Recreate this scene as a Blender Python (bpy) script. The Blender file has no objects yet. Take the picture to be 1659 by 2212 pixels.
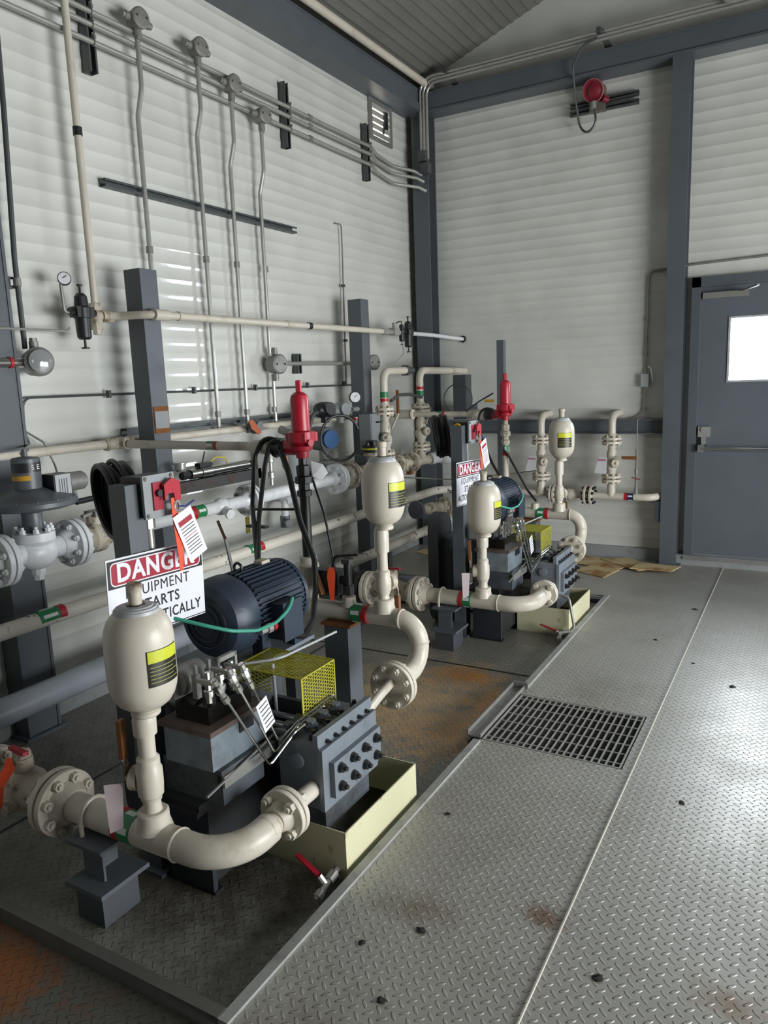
import bpy, bmesh, math, random
from mathutils import Vector, Matrix
random.seed(7)
C = bpy.context.scene.collection
PI = math.pi

# ------------------------------------------------------------------ camera
F, PITCH, ROLL, YAW = 1617.69, 0.17591621, -0.03793728, 0.52274477
cy, sy, cp, sp = math.cos(YAW), math.sin(YAW), math.cos(PITCH), math.sin(PITCH)
fwd = Vector((-sy*cp, cy*cp, -sp)); rt = Vector((cy, sy, 0)); upv = rt.cross(fwd)
r2 = math.cos(ROLL)*rt + math.sin(ROLL)*upv
u2 = -math.sin(ROLL)*rt + math.cos(ROLL)*upv
cam = bpy.data.cameras.new('camera'); camo = bpy.data.objects.new('camera', cam); C.objects.link(camo)
cam.sensor_fit = 'VERTICAL'; cam.sensor_height = 24; cam.sensor_width = 24; cam.lens = F*24/2212; cam.clip_start = 0.05
m = Matrix((r2, u2, -fwd)).transposed().to_4x4(); m.translation = Vector((0, 0, 1.6)); camo.matrix_world = m
bpy.context.scene.camera = camo

# ------------------------------------------------------------------ light and exposure
sc = bpy.context.scene
sc.view_settings.view_transform = 'Standard'; sc.view_settings.look = 'None'
sc.view_settings.exposure = 0.0; sc.view_settings.gamma = 1.0
try: sc.view_settings.use_curve_mapping = False
except Exception: pass
W = bpy.data.worlds.new('World'); sc.world = W; W.use_nodes = True
W.node_tree.nodes['Background'].inputs[0].default_value = (0.86, 0.93, 1.0, 1)
W.node_tree.nodes['Background'].inputs[1].default_value = 5.0
def area(name, loc, rot, sx, sy_, power, col):
    l = bpy.data.lights.new(name, 'AREA'); l.shape = 'RECTANGLE'; l.size = sx; l.size_y = sy_; l.energy = power; l.color = col
    o = bpy.data.objects.new(name, l); C.objects.link(o); o.location = loc; o.rotation_euler = rot; return o
RX = 3.6; FY = -3.2; LX = -3.3; BY = 6.5          # room extents
# daylight entering through the open roll-up doorway in the right wall and through the door's window
area('daylight_doorway', (RX+0.35, 2.9, 1.10), (0, PI/2, 0), 1.8, 3.6, 275, (1.0, 1.0, 0.985))
area('daylight_door_window', (-0.22, BY+0.30, 1.73), (-PI/2, 0, 0), 0.75, 0.5, 70, (0.92, 0.96, 1.0))

# ------------------------------------------------------------------ materials
def rgb(h):
    h = h.lstrip('#'); v = [int(h[i:i+2], 16)/255 for i in (0, 2, 4)]
    return tuple((x/12.92 if x <= 0.04045 else ((x+0.055)/1.055)**2.4) for x in v) + (1,)
MAT = {}
def mat(name, col, rough=0.5, metal=0.0, spec=0.5, dirt=0.0, dirtcol='#5a4630', dscale=9.0, dlo=0.52, dhi=0.72, bump=0.0, bscale=60, coat=0.0, var=0.06):
    if name in MAT: return MAT[name]
    m = bpy.data.materials.new(name); m.use_nodes = True; MAT[name] = m
    nt = m.node_tree; N = nt.nodes; L = nt.links; b = N['Principled BSDF']
    c = rgb(col) if isinstance(col, str) else tuple(col)+(1,)
    b.inputs['Roughness'].default_value = rough; b.inputs['Metallic'].default_value = metal
    b.inputs['Specular IOR Level'].default_value = spec
    b.inputs['Coat Weight'].default_value = coat; b.inputs['Coat Roughness'].default_value = 0.045
    tc = N.new('ShaderNodeTexCoord')
    n0 = N.new('ShaderNodeTexNoise'); n0.inputs['Scale'].default_value = 2.3; n0.inputs['Detail'].default_value = 3
    L.new(tc.outputs['Object'], n0.inputs['Vector'])
    hv = N.new('ShaderNodeMixRGB'); hv.blend_type = 'MULTIPLY'; hv.inputs[0].default_value = 1
    hv.inputs[1].default_value = c
    mr = N.new('ShaderNodeMapRange'); mr.inputs[1].default_value = 0.3; mr.inputs[2].default_value = 0.7
    mr.inputs[3].default_value = 1-var*1.6; mr.inputs[4].default_value = 1+var
    L.new(n0.outputs[0], mr.inputs[0]); L.new(mr.outputs[0], hv.inputs[2])
    last = hv.outputs[0]
    if dirt > 0:
        n = N.new('ShaderNodeTexNoise'); n.inputs['Scale'].default_value = dscale; n.inputs['Detail'].default_value = 7; n.inputs['Roughness'].default_value = 0.62
        L.new(tc.outputs['Object'], n.inputs['Vector'])
        r = N.new('ShaderNodeMapRange'); r.inputs[1].default_value = dlo; r.inputs[2].default_value = dhi; r.inputs[3].default_value = 0; r.inputs[4].default_value = dirt
        L.new(n.outputs[0], r.inputs[0])
        mx = N.new('ShaderNodeMixRGB'); mx.inputs[2].default_value = rgb(dirtcol)
        L.new(r.outputs[0], mx.inputs[0]); L.new(last, mx.inputs[1]); last = mx.outputs[0]
        rr = N.new('ShaderNodeMapRange'); rr.inputs[3].default_value = rough; rr.inputs[4].default_value = min(1, rough+0.3)
        L.new(r.outputs[0], rr.inputs[0]); L.new(rr.outputs[0], b.inputs['Roughness'])
    L.new(last, b.inputs['Base Color'])
    if bump > 0:
        n = N.new('ShaderNodeTexNoise'); n.inputs['Scale'].default_value = bscale; n.inputs['Detail'].default_value = 4
        L.new(tc.outputs['Object'], n.inputs['Vector'])
        bp = N.new('ShaderNodeBump'); bp.inputs['Strength'].default_value = bump; bp.inputs['Distance'].default_value = 0.004
        L.new(n.outputs[0], bp.inputs['Height']); L.new(bp.outputs[0], b.inputs['Normal'])
    return m
cream = mat('cream_paint', '#cdc6b8', 0.36, dirt=0.55, dirtcol='#7d6a4c', dscale=7, dlo=0.55, dhi=0.78, bump=0.15, bscale=30)
cream2 = mat('cream_paint_dirty', '#c0b7a6', 0.45, dirt=0.85, dirtcol='#54402a', dscale=22, dlo=0.50, dhi=0.66, bump=0.25, bscale=50)
creamworn = mat('cream_paint_worn', '#d6d1c4', 0.45, dirt=0.9, dirtcol='#33302b', dscale=14, dlo=0.60, dhi=0.66, bump=0.2)
traycream = mat('tray_cream', '#cbc8a6', 0.5, dirt=0.8, dirtcol='#4b3f2b', dscale=16, dlo=0.60, dhi=0.72)
white = mat('white_paint', '#dcdfe2', 0.35, dirt=0.35, dirtcol='#8b8578', dscale=12, dlo=0.55, dhi=0.8, bump=0.1)
steel = mat('slate_paint', '#575d63', 0.42, dirt=0.25, dirtcol='#3d4247', dscale=5, bump=0.08)
steeld = mat('dark_slate_paint', '#464a50', 0.45, dirt=0.4, dirtcol='#26292c', dscale=6)
galv = mat('galvanized', '#aeaeaa', 0.34, metal=0.45, dirt=0.3, dirtcol='#6b6760', dscale=15)
galvd = mat('galvanized_dull', '#8a8a86', 0.45, metal=0.3, dirt=0.35, dirtcol='#4c4a46', dscale=15)
strutm = mat('strut_metal', '#5b6060', 0.45, metal=0.5, dirt=0.4, dirtcol='#33302c')
stain = mat('stainless', '#cfcfcc', 0.2, metal=1.0)
black = mat('black_rubber', '#17181a', 0.42, var=0.2)
blackm = mat('black_metal', '#242628', 0.4, dirt=0.4, dirtcol='#0e0d0c')
red = mat('red_paint', '#b01f32', 0.35, dirt=0.2, dirtcol='#4d1018')
redb = mat('red_tape', '#b8202e', 0.45)
green = mat('green_tape', '#23804e', 0.45)
navy = mat('navy_tape', '#1b2450', 0.45)
wtape = mat('white_tape', '#e2e6e2', 0.5)
orange = mat('orange_tag', '#e8522c', 0.55)
brown = mat('brown_grip', '#7c4f25', 0.5, dirt=0.5, dirtcol='#3a2413')
yellow = mat('yellow_mesh_paint', '#b5b133', 0.5)
yell = mat('yellow_label', '#c9cf2c', 0.4)
motorb = mat('motor_blue', '#2b3849', 0.45, dirt=0.6, dirtcol='#1a1c20', dscale=8, dlo=0.45, dhi=0.7, bump=0.2)
pumpg = mat('pump_grey', '#747c84', 0.45, dirt=0.45, dirtcol='#2d2b29', dscale=7, dlo=0.52, dhi=0.74, bump=0.15)
pumpd = mat('pump_grey_oily', '#545b62', 0.4, dirt=0.75, dirtcol='#1c1a19', dscale=5, dlo=0.45, dhi=0.65)
oily = mat('oily_black', '#0e0d0c', 0.2, dirt=0.5, dirtcol='#241c14')
boltm = mat('bolt_steel', '#4a4a4a', 0.35, metal=0.7, dirt=0.4, dirtcol='#1d1a17')
graybox = mat('grey_enclosure', '#8e9396', 0.45)
act = mat('actuator_grey', '#565c61', 0.4, dirt=0.3, dirtcol='#2d2f31')
greenc = mat('green_cable', '#3f9c84', 0.4)
bluec = mat('blue_plastic', '#2f5f95', 0.4)
blacklab = mat('black_label', '#16170f', 0.4)
lightgrey = mat('light_grey', '#aeb2b4', 0.4)
paper = mat('tan_board', '#cdb98d', 0.75, dirt=0.85, dirtcol='#8a5a24', dscale=3.2, dlo=0.5, dhi=0.62)
paperw = mat('tag_white', '#e6e6ea', 0.5)
debris = mat('dark_debris', '#2a2a28', 0.9)
pink = mat('tag_pink', '#c97f9b', 0.5)
rustm = mat('rusty_steel', '#6b4023', 0.7, dirt=0.8, dirtcol='#a06022', dscale=12, dlo=0.4, dhi=0.7)
glassm = mat('grey_lens', '#8f9292', 0.12, spec=0.8)
ceilm = mat('ceiling_panel', '#74746e', 0.5)

# painted liner panels: glossy off-white
def wall_mat():
    m = mat('wall_liner', '#d0d1cb', 0.42, spec=0.45, coat=0.55, dirt=0.3, dirtcol='#8d8b83', dscale=1.6, dlo=0.55, dhi=0.85)
    return m
wallm = wall_mat()
basem = mat('base_trim', '#8e9292', 0.5, dirt=0.4, dirtcol='#4f4c46')

# diamond tread plate
def tread(name, col, rust, rustcol, rough, rscale=1.1, rlo=0.5, rhi=0.62, regions=(), dark=0.5, pitch=0.030, metal=0.0):
    m = bpy.data.materials.new(name); m.use_nodes = True
    nt = m.node_tree; N = nt.nodes; L = nt.links; b = N['Principled BSDF']
    def math_(op, a, bb=None, cc=None):
        n = N.new('ShaderNodeMath'); n.operation = op
        for i, v in enumerate((a, bb, cc)):
            if v is None: continue
            if isinstance(v, (int, float)): n.inputs[i].default_value = v
            else: L.new(v, n.inputs[i])
        return n.outputs[0]
    tc = N.new('ShaderNodeTexCoord'); sp_ = N.new('ShaderNodeSeparateXYZ'); L.new(tc.outputs['Object'], sp_.inputs[0])
    X, Y = sp_.outputs[0], sp_.outputs[1]
    k = 0.7071/pitch
    u = math_('MULTIPLY', math_('ADD', X, Y), k); v = math_('MULTIPLY', math_('SUBTRACT', Y, X), k)
    fu, fv = math_('FLOOR', u), math_('FLOOR', v)
    par = math_('ABSOLUTE', math_('MODULO', math_('ADD', fu, fv), 2))
    lu = math_('SUBTRACT', math_('SUBTRACT', u, fu), 0.5); lv = math_('SUBTRACT', math_('SUBTRACT', v, fv), 0.5)
    ip = math_('SUBTRACT', 1, par)
    a_ = math_('ADD', math_('MULTIPLY', lu, par), math_('MULTIPLY', lv, ip))
    c_ = math_('ADD', math_('MULTIPLY', lv, par), math_('MULTIPLY', lu, ip))
    d = math_('ADD', math_('POWER', math_('DIVIDE', math_('ABSOLUTE', a_), 0.47), 2), math_('POWER', math_('DIVIDE', math_('ABSOLUTE', c_), 0.15), 2))
    h = N.new('ShaderNodeMapRange'); h.inputs[1].default_value = 1.25; h.inputs[2].default_value = 0.45; h.inputs[3].default_value = 0; h.inputs[4].default_value = 1
    L.new(d, h.inputs[0]); H = h.outputs[0]
    bp = N.new('ShaderNodeBump'); bp.inputs['Strength'].default_value = 0.9; bp.inputs['Distance'].default_value = 0.0036
    L.new(H, bp.inputs['Height']); L.new(bp.outputs[0], b.inputs['Normal'])
    # grime around the raised lozenges and broad stains
    n1 = N.new('ShaderNodeTexNoise'); n1.inputs['Scale'].default_value = 3.0; n1.inputs['Detail'].default_value = 6; n1.inputs['Roughness'].default_value = 0.65; L.new(tc.outputs['Object'], n1.inputs['Vector'])
    n2 = N.new('ShaderNodeTexNoise'); n2.inputs['Scale'].default_value = rscale; n2.inputs['Detail'].default_value = 9; n2.inputs['Roughness'].default_value = 0.68; L.new(tc.outputs['Object'], n2.inputs['Vector'])
    g = N.new('ShaderNodeMapRange'); g.inputs[1].default_value = 0.35; g.inputs[2].default_value = 0.8; g.inputs[3].default_value = 0; g.inputs[4].default_value = 1; L.new(n1.outputs[0], g.inputs[0])
    ring = math_('MULTIPLY', math_('MULTIPLY', H, math_('SUBTRACT', 1, H)), 3.2)
    gr = math_('MULTIPLY', math_('ADD', math_('MULTIPLY', g.outputs[0], 0.45), math_('MULTIPLY', ring, 0.8)), dark)
    m1 = N.new('ShaderNodeMixRGB'); m1.inputs[1].default_value = rgb(col); m1.inputs[2].default_value = rgb('#3c382f'); L.new(gr, m1.inputs[0])
    last = m1.outputs[0]
    r = N.new('ShaderNodeMapRange'); r.inputs[1].default_value = rlo; r.inputs[2].default_value = rhi; r.inputs[3].default_value = 0; r.inputs[4].default_value = rust; L.new(n2.outputs[0], r.inputs[0])
    fac = r.outputs[0]
    m2 = N.new('ShaderNodeMixRGB'); m2.inputs[2].default_value = rgb(rustcol); L.new(fac, m2.inputs[0]); L.new(last, m2.inputs[1]); last = m2.outputs[0]
    # localized stains and painted-in shade: (x, y, rx, ry, strength, colour)
    for (x0, y0, rx, ry, st, cc) in regions:
        dx = math_('DIVIDE', math_('SUBTRACT', X, x0), rx); dy = math_('DIVIDE', math_('SUBTRACT', Y, y0), ry)
        dd = math_('SQRT', math_('ADD', math_('MULTIPLY', dx, dx), math_('MULTIPLY', dy, dy)))
        nn = N.new('ShaderNodeTexNoise'); nn.inputs['Scale'].default_value = 9.0; nn.inputs['Detail'].default_value = 12; nn.inputs['Roughness'].default_value = 0.78; L.new(tc.outputs['Object'], nn.inputs['Vector'])
        e = math_('SUBTRACT', math_('ADD', math_('SUBTRACT', 1, dd), math_('MULTIPLY', math_('SUBTRACT', nn.outputs[0], 0.5), 3.2)), 0.0)
        q = N.new('ShaderNodeMapRange'); q.inputs[1].default_value = 0.05; q.inputs[2].default_value = 0.9; q.inputs[3].default_value = 0; q.inputs[4].default_value = st; L.new(e, q.inputs[0])
        mm = N.new('ShaderNodeMixRGB'); mm.inputs[2].default_value = rgb(cc); L.new(q.outputs[0], mm.inputs[0]); L.new(last, mm.inputs[1]); last = mm.outputs[0]
    L.new(last, b.inputs['Base Color'])
    rr = N.new('ShaderNodeMapRange'); rr.inputs[3].default_value = rough; rr.inputs[4].default_value = rough+0.08; L.new(g.outputs[0], rr.inputs[0]); L.new(rr.outputs[0], b.inputs['Roughness'])
    b.inputs['Specular IOR Level'].default_value = 0.6; b.inputs['Metallic'].default_value = metal
    return m
deckm = tread('tread_plate_grey_paint', '#b3b2ab', 0.3, '#857f70', 0.38, regions=((-0.62, 1.95, 0.09, 0.08, 0.8, '#6b4a2c'), (-0.10, 1.85, 0.15, 0.08, 0.55, '#7d5c3a'), (-0.98, 1.8, 0.17, 0.10, 0.5, '#6f5a40'), (-0.65, 1.35, 0.12, 0.08, 0.6, '#6a4425'), (0.35, 4.6, 0.6, 0.5, 0.3, '#8b6f5e'), (-0.9, 3.6, 0.2, 0.3, 0.35, '#6f6a58'), (-1.0, 1.25, 0.25, 0.3, 0.4, '#5d5542')), metal=0.35)
baym = tread('tread_plate_bay', '#8a8981', 0.45, '#4a4234', 0.32, rlo=0.48, rhi=0.68, regions=((-1.75, 3.2, 0.55, 0.75, 0.85, '#c4a67c'), (-1.42, 2.95, 0.22, 0.35, 0.85, '#b98f5c'), (-1.6, 3.62, 0.32, 0.16, 0.95, '#b07a40'), (-1.35, 3.35, 0.16, 0.22, 0.8, '#b5834a'), (-1.75, 1.65, 0.75, 0.45, 0.8, '#403a2e'), (-2.6, 2.2, 0.6, 0.9, 0.7, '#4a4840')), metal=0.1)  # dark brown near-bay patch: floor dirt, with the shade there painted in
pitm = tread('tread_plate_front_rust', '#5f5f58', 0.3, '#5a4a35', 0.5, regions=((-2.30, 1.02, 0.72, 0.60, 1.0, '#74431a'), (-1.96, 1.06, 0.26, 0.18, 1.0, '#8a5220')))

# ------------------------------------------------------------------ mesh builder
def frame(a):
    a = Vector(a).normalized(); h = Vector((0, 0, 1)) if abs(a.z) < 0.9 else Vector((1, 0, 0))
    u = h.cross(a).normalized(); return u, a.cross(u).normalized(), a
class M:
    def __init__(s): s.bm = bmesh.new(); s.mi = 0
    def rings(s, R, c0=True, c1=True, closed=False):
        vs = [[s.bm.verts.new(p) for p in r] for r in R]; n = len(vs[0]); fs = []
        K = len(vs)
        for i in range(K if closed else K-1):
            a, b = vs[i], vs[(i+1) % K]
            for j in range(n):
                q = (a[j], a[(j+1) % n], b[(j+1) % n], b[j])
                try: fs.append(s.bm.faces.new(q))
                except ValueError: pass
        if not closed:
            if c0: fs.append(s.bm.faces.new(list(reversed(vs[0]))))
            if c1: fs.append(s.bm.faces.new(vs[-1]))
        for f in fs: f.material_index = s.mi
        return s
    def box(s, x0, x1, y0, y1, z0, z1):
        return s.rings([[(x0, y0, z0), (x1, y0, z0), (x1, y1, z0), (x0, y1, z0)], [(x0, y0, z1), (x1, y0, z1), (x1, y1, z1), (x0, y1, z1)]])
    def obox(s, c, ax, ay, az, sx, sy_, sz):
        c = Vector(c); ax, ay, az = Vector(ax).normalized()*sx/2, Vector(ay).normalized()*sy_/2, Vector(az).normalized()*sz/2
        return s.rings([[c-ax-ay-az, c+ax-ay-az, c+ax+ay-az, c-ax+ay-az], [c-ax-ay+az, c+ax-ay+az, c+ax+ay+az, c-ax+ay+az]])
    def bar(s, p, q, w, h, up=(0, 0, 1)):
        p, q = Vector(p), Vector(q); a = (q-p); up = Vector(up)
        if abs(a.normalized().dot(up)) > 0.98: up = Vector((1, 0, 0))
        u = a.cross(up).normalized(); v = u.cross(a).normalized()
        return s.obox((p+q)/2, u, v, a, w, h, a.length)
    def lathe(s, prof, o, a=(0, 0, 1), seg=24, cap=True, ph=0.0):
        u, v, w = frame(a); o = Vector(o)
        R = [[o + w*h + (u*math.cos(2*PI*k/seg+ph) + v*math.sin(2*PI*k/seg+ph))*max(r, 1e-4) for k in range(seg)] for (r, h) in prof]
        return s.rings(R, cap, cap)
    def cyl(s, p, q, r, r1=None, seg=20, ph=0.0):
        p, q = Vector(p), Vector(q); d = q-p
        return s.lathe([(r, 0), (r if r1 is None else r1, d.length)], p, d, seg, ph=ph)
    def tube(s, p, q, ro, ri, seg=24):
        p, q = Vector(p), Vector(q); L_ = (q-p).length; u, v, w = frame(q-p)
        prof = [(ri, 0), (ro, 0), (ro, L_), (ri, L_)]
        R = [[p + w*h + (u*math.cos(2*PI*k/seg) + v*math.sin(2*PI*k/seg))*r for k in range(seg)] for (r, h) in prof]
        return s.rings(R, closed=True)
    def pipe(s, pts, r, bend=0.0, seg=14, closed=False, n=7):
        P = [Vector(p) for p in pts]; path = []
        if bend and not closed:
            path.append(P[0])
            for i in range(1, len(P)-1):
                a = (P[i-1]-P[i]); b = (P[i+1]-P[i]); la, lb = a.length, b.length; a.normalize(); b.normalize()
                ang = a.angle(b); t = min(bend/max(math.tan(ang/2), 1e-3), la*0.49 if i > 1 else la*0.98, lb*0.49 if i < len(P)-2 else lb*0.98)
                if ang > PI-0.02: path.append(P[i]); continue
                rad = t*math.tan(ang/2); cdir = (a+b).normalized(); cc = P[i] + cdir*(rad/math.sin(ang/2))
                s0 = P[i]+a*t-cc; s1 = P[i]+b*t-cc; tot = s0.angle(s1); ax = s0.cross(s1).normalized()
                for k in range(n+1): path.append(cc + Matrix.Rotation(tot*k/n, 3, ax) @ s0)
            path.append(P[-1])
        else: path = P
        K = len(path); R = []; u = None
        for i in range(K):
            if closed: t = (path[(i+1) % K]-path[i-1]).normalized()
            elif i == 0: t = (path[1]-path[0]).normalized()
            elif i == K-1: t = (path[-1]-path[-2]).normalized()
            else: t = ((path[i+1]-path[i]).normalized()+(path[i]-path[i-1]).normalized()).normalized()
            if u is None: u, v, _ = frame(t)
            else:
                u = (u - t*u.dot(t)).normalized(); v = t.cross(u)
            rr = r[i] if isinstance(r, (list, tuple)) else r
            R.append([path[i] + (u*math.cos(2*PI*k/seg) + v*math.sin(2*PI*k/seg))*rr for k in range(seg)])
        return s.rings(R, closed=closed)
    def torus(s, c, a, R_, r, seg=32, ss=8, a0=0, a1=2*PI):
        u, v, w = frame(a); c = Vector(c); full = abs(a1-a0-2*PI) < 1e-3; K = seg if full else seg+1
        return s.pipe([c+(u*math.cos(a0+(a1-a0)*k/seg)+v*math.sin(a0+(a1-a0)*k/seg))*R_ for k in range(K)], r, closed=full, seg=ss)
    def sphere(s, c, r, sx=1, sy_=1, sz=1, seg=20, n=10):
        c = Vector(c); R = []
        for i in range(n+1):
            t = PI*i/n; rr = max(math.sin(t)*r, 1e-4)
            R.append([c+Vector((math.cos(2*PI*k/seg)*rr*sx, math.sin(2*PI*k/seg)*rr*sy_, -math.cos(t)*r*sz)) for k in range(seg)])
        return s.rings(R)
    def prism(s, poly, d):
        d = Vector(d); P = [Vector(p) for p in poly]
        return s.rings([P, [p+d for p in P]])
    def quad(s, *p):
        f = s.bm.faces.new([s.bm.verts.new(q) for q in p]); f.material_index = s.mi; return s
    def arcpatch(s, c, a, r, L_, a0, a1, n=6):
        u, v, w = frame(a); c = Vector(c)
        R = [[c+w*(t)+(u*math.cos(x)+v*math.sin(x))*r for t in (-L_/2, L_/2)] for x in [a0+(a1-a0)*k/n for k in range(n+1)]]
        vs = [[s.bm.verts.new(p) for p in q] for q in R]
        for i in range(n):
            f = s.bm.faces.new((vs[i][0], vs[i][1], vs[i+1][1], vs[i+1][0])); f.material_index = s.mi
        return s
    def bevel(s, w, seg=2):
        es = [e for e in s.bm.edges if len(e.link_faces) == 2 and e.calc_face_angle(0) > 0.6]
        bmesh.ops.bevel(s.bm, geom=es, offset=w, segments=seg, affect='EDGES', profile=0.5, clamp_overlap=True); return s

def finish(mm, name, mats, origin):
    bm = mm.bm
    bmesh.ops.recalc_face_normals(bm, faces=bm.faces[:])
    bmesh.ops.translate(bm, verts=bm.verts[:], vec=-Vector(origin))
    for f in bm.faces: f.smooth = True
    for e in bm.edges:
        if len(e.link_faces) == 2 and e.calc_face_angle(0) > (0.25 if name.startswith('wall_') else 0.55): e.smooth = False
    me = bpy.data.meshes.new(name); bm.to_mesh(me); bm.free()
    for q in (mats if isinstance(mats, (list, tuple)) else [mats]): me.materials.append(q)
    return me
ORG = {}
UNIT = []
class T:
    """a thing: an Empty at its base with its parts as children"""
    def __init__(s, name, label, cat, loc, group=None, label2=None):
        s.o = bpy.data.objects.new(name, None); C.objects.link(s.o); s.o.location = loc; s.o.empty_display_size = 0.05
        s.loc = Vector(loc); s.o['label'] = label; s.o['category'] = cat
        if group: s.o['group'] = group
        if label2: UNIT.append((s.o, label2))
    def part(s, name, mm, mats, parent=None, label=None):
        o = bpy.data.objects.new(name, finish(mm, name, mats, s.loc)); C.objects.link(o); o.parent = parent or s.o
        if label: o['label'] = label
        return o
    def flange(s, c, a, R_, t=0.02, n=8, br=0.009, m_=None, gap=0.006, pr=0.0, neck=(1, 1), blind=False, bm_=None, Rb=None):
        """bolted flange pair centred on c along a"""
        m_ = m_ or cream; c = Vector(c); a = Vector(a).normalized(); Rb = Rb or R_*0.78
        fs = []
        for sg, nk in ((-1, neck[0]), (1, neck[1])):
            q = M(); z0 = sg*gap/2; z1 = sg*(gap/2+t)
            q.lathe([(R_*0.62, z0*0.2), (R_*0.62, z0), (R_-0.002, z0), (R_, z0+sg*0.002), (R_, z1-sg*0.002), (R_-0.002, z1)] + ([(pr*1.45, z1), (pr*1.35, z1+sg*t*0.6), (pr*1.03, z1+sg*t*1.7)] if nk and pr else []), c, a, 36)
            fs.append(s.part('flange', q, m_))
        tot = gap+2*t
        u, v, w = frame(a)
        q = M(); q.cyl(-w*(tot/2+br*1.9), w*(tot/2+br*1.9), br*0.62, seg=8)
        for sg in (-1, 1): q.cyl(w*sg*tot/2, w*sg*(tot/2+br*1.3), br*1.25, seg=6)
        me = finish(q, 'bolt', bm_ or m_, (0, 0, 0))
        for k in range(n):
            an = 2*PI*(k+0.5)/n
            o = bpy.data.objects.new('bolt', me); C.objects.link(o); o.parent = fs[0]; o.location = c+(u*math.cos(an)+v*math.sin(an))*Rb-s.loc
        return fs
    def bolts(s, parent, pts, a, br, L_, m_):
        u, v, w = frame(a); q = M(); q.cyl(-w*0.002, w*L_, br*0.6, seg=8); q.cyl(w*0.0, w*L_*0.6, br*1.1, seg=6); q.cyl(w*0, w*L_*0.12, br*1.35, seg=12)
        me = finish(q, 'bolt', m_, (0, 0, 0))
        for p in pts:
            o = bpy.data.objects.new('bolt', me); C.objects.link(o); o.parent = parent; o.location = Vector(p)-s.loc
    def marker(s, c, a, r, L_=0.055, rl=0.022, gm=None, flip=1):
        gm = gm or green; c = Vector(c); a = Vector(a).normalized()
        r = r+0.0006; q = M(); q.cyl(c-a*L_/2, c+a*L_/2, r*1.02, seg=28); q.mi = 1
        for k in range(5): q.arcpatch(c, a, r*1.028, L_*0.72, k*2*PI/5+0.1, k*2*PI/5+0.1+0.42)
        s.part('pipe_marker', q, [gm, wtape])
        q = M(); q.cyl(c+a*flip*(L_/2), c+a*flip*(L_/2+rl), r*1.03, seg=28); s.part('color_band', q, redb)
def single(name, mm, mats, label, cat, group=None, label2=None, origin=None):
    bm = mm.bm; xs = [v.co for v in bm.verts]
    lo = Vector([min(v[i] for v in xs) for i in range(3)]); hi = Vector([max(v[i] for v in xs) for i in range(3)])
    org = origin or ((lo.x+hi.x)/2, (lo.y+hi.y)/2, lo.z)
    o = bpy.data.objects.new(name, finish(mm, name, mats, org)); C.objects.link(o); o.location = org
    o['label'] = label; o['category'] = cat
    if group: o['group'] = group
    if label2: UNIT.append((o, label2))
    return o
def struct(name, mm, mats, parent=None):
    o = bpy.data.objects.new(name, finish(mm, name, mats, (0, 0, 0))); C.objects.link(o)
    if parent: o.parent = parent
    else: o['kind'] = 'structure'
    return o
def copy_tree(o, parent=None, off=None):
    c = o.copy(); C.objects.link(c); c.parent = parent
    if off: c.location = o.location + Vector(off)
    for ch in list(o.children): copy_tree(ch, c)
    return c
def text_mesh(txt, size, m_, name, bold=0.0, sx=1.0, width=None):
    cu = bpy.data.curves.new(name, 'FONT'); cu.body = txt; cu.size = size; cu.align_x = 'CENTER'; cu.align_y = 'CENTER'; cu.offset = bold; cu.extrude = 0.0004
    cu.resolution_u = 3; cu.space_character = 1.10
    to = bpy.data.objects.new(name, cu); C.objects.link(to)
    dg = bpy.context.evaluated_depsgraph_get(); me = bpy.data.meshes.new_from_object(to.evaluated_get(dg))
    bpy.data.objects.remove(to); bpy.data.curves.remove(cu)
    if width:
        xs = [v.co.x for v in me.vertices]; sx = width/(max(xs)-min(xs)); mid = (max(xs)+min(xs))/2
        for v in me.vertices: v.co.x -= mid
    for v in me.vertices: v.co.x *= sx
    me.materials.clear(); me.materials.append(m_); me.name = name
    return me
def put_text(txt, size, m_, c, ux, uy, parent, org, bold=0.0, sx=1.0, name='lettering', width=None):
    me = text_mesh(txt, size, m_, name, bold, sx, width)
    ux, uy = Vector(ux).normalized(), Vector(uy).normalized(); uz = ux.cross(uy)
    mm = Matrix((ux, uy, uz)).transposed().to_4x4(); mm.translation = Vector(c)-Vector(org)
    o = bpy.data.objects.new(name, me); C.objects.link(o); o.parent = parent; o.matrix_local = mm
    return o

# ================================================================== THE SETTING
RIDGE_X = 0.15; EAVE = 4.12; SLOPE = 0.36
def roofz(x): return EAVE + SLOPE*min(x-LX, 2*(RIDGE_X-LX)-(x-LX))
PER = 0.0845; RIBD = 0.0052
def rib_profile(z0, z1, zs=0.02):
    pts = []; k = math.floor((z0-zs)/PER)-1
    raw = []
    while zs+k*PER < z1+PER:
        b = zs+k*PER
        raw += [(b+PER*i/6, RIBD*(2*i/6-1)**2) for i in range(6)]; k += 1
    def val(z):
        for i in range(len(raw)-1):
            if raw[i][0] <= z <= raw[i+1][0]:
                t = (z-raw[i][0])/(raw[i+1][0]-raw[i][0]+1e-9); return raw[i][1]*(1-t)+raw[i+1][1]*t
        return 0
    pts = [(z0, val(z0))]+[p for p in raw if z0 < p[0] < z1]+[(z1, val(z1))]
    return pts
def ribbed(mm, p0, p1, nrm, z0, z1, th=0.06):
    """ribbed sheet between plan points p0, p1 (2D), facing nrm"""
    n = Vector(nrm); pr = rib_profile(z0, z1)
    sec = [(z, d) for z, d in pr]
    R = []
    for p in (p0, p1):
        P = Vector((p[0], p[1], 0))
        R.append([P+n*d+Vector((0, 0, z)) for z, d in sec]+[P-n*th+Vector((0, 0, z1)), P-n*th+Vector((0, 0, z0))])
    mm.rings(R); return mm
BASEH = 0.10
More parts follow.
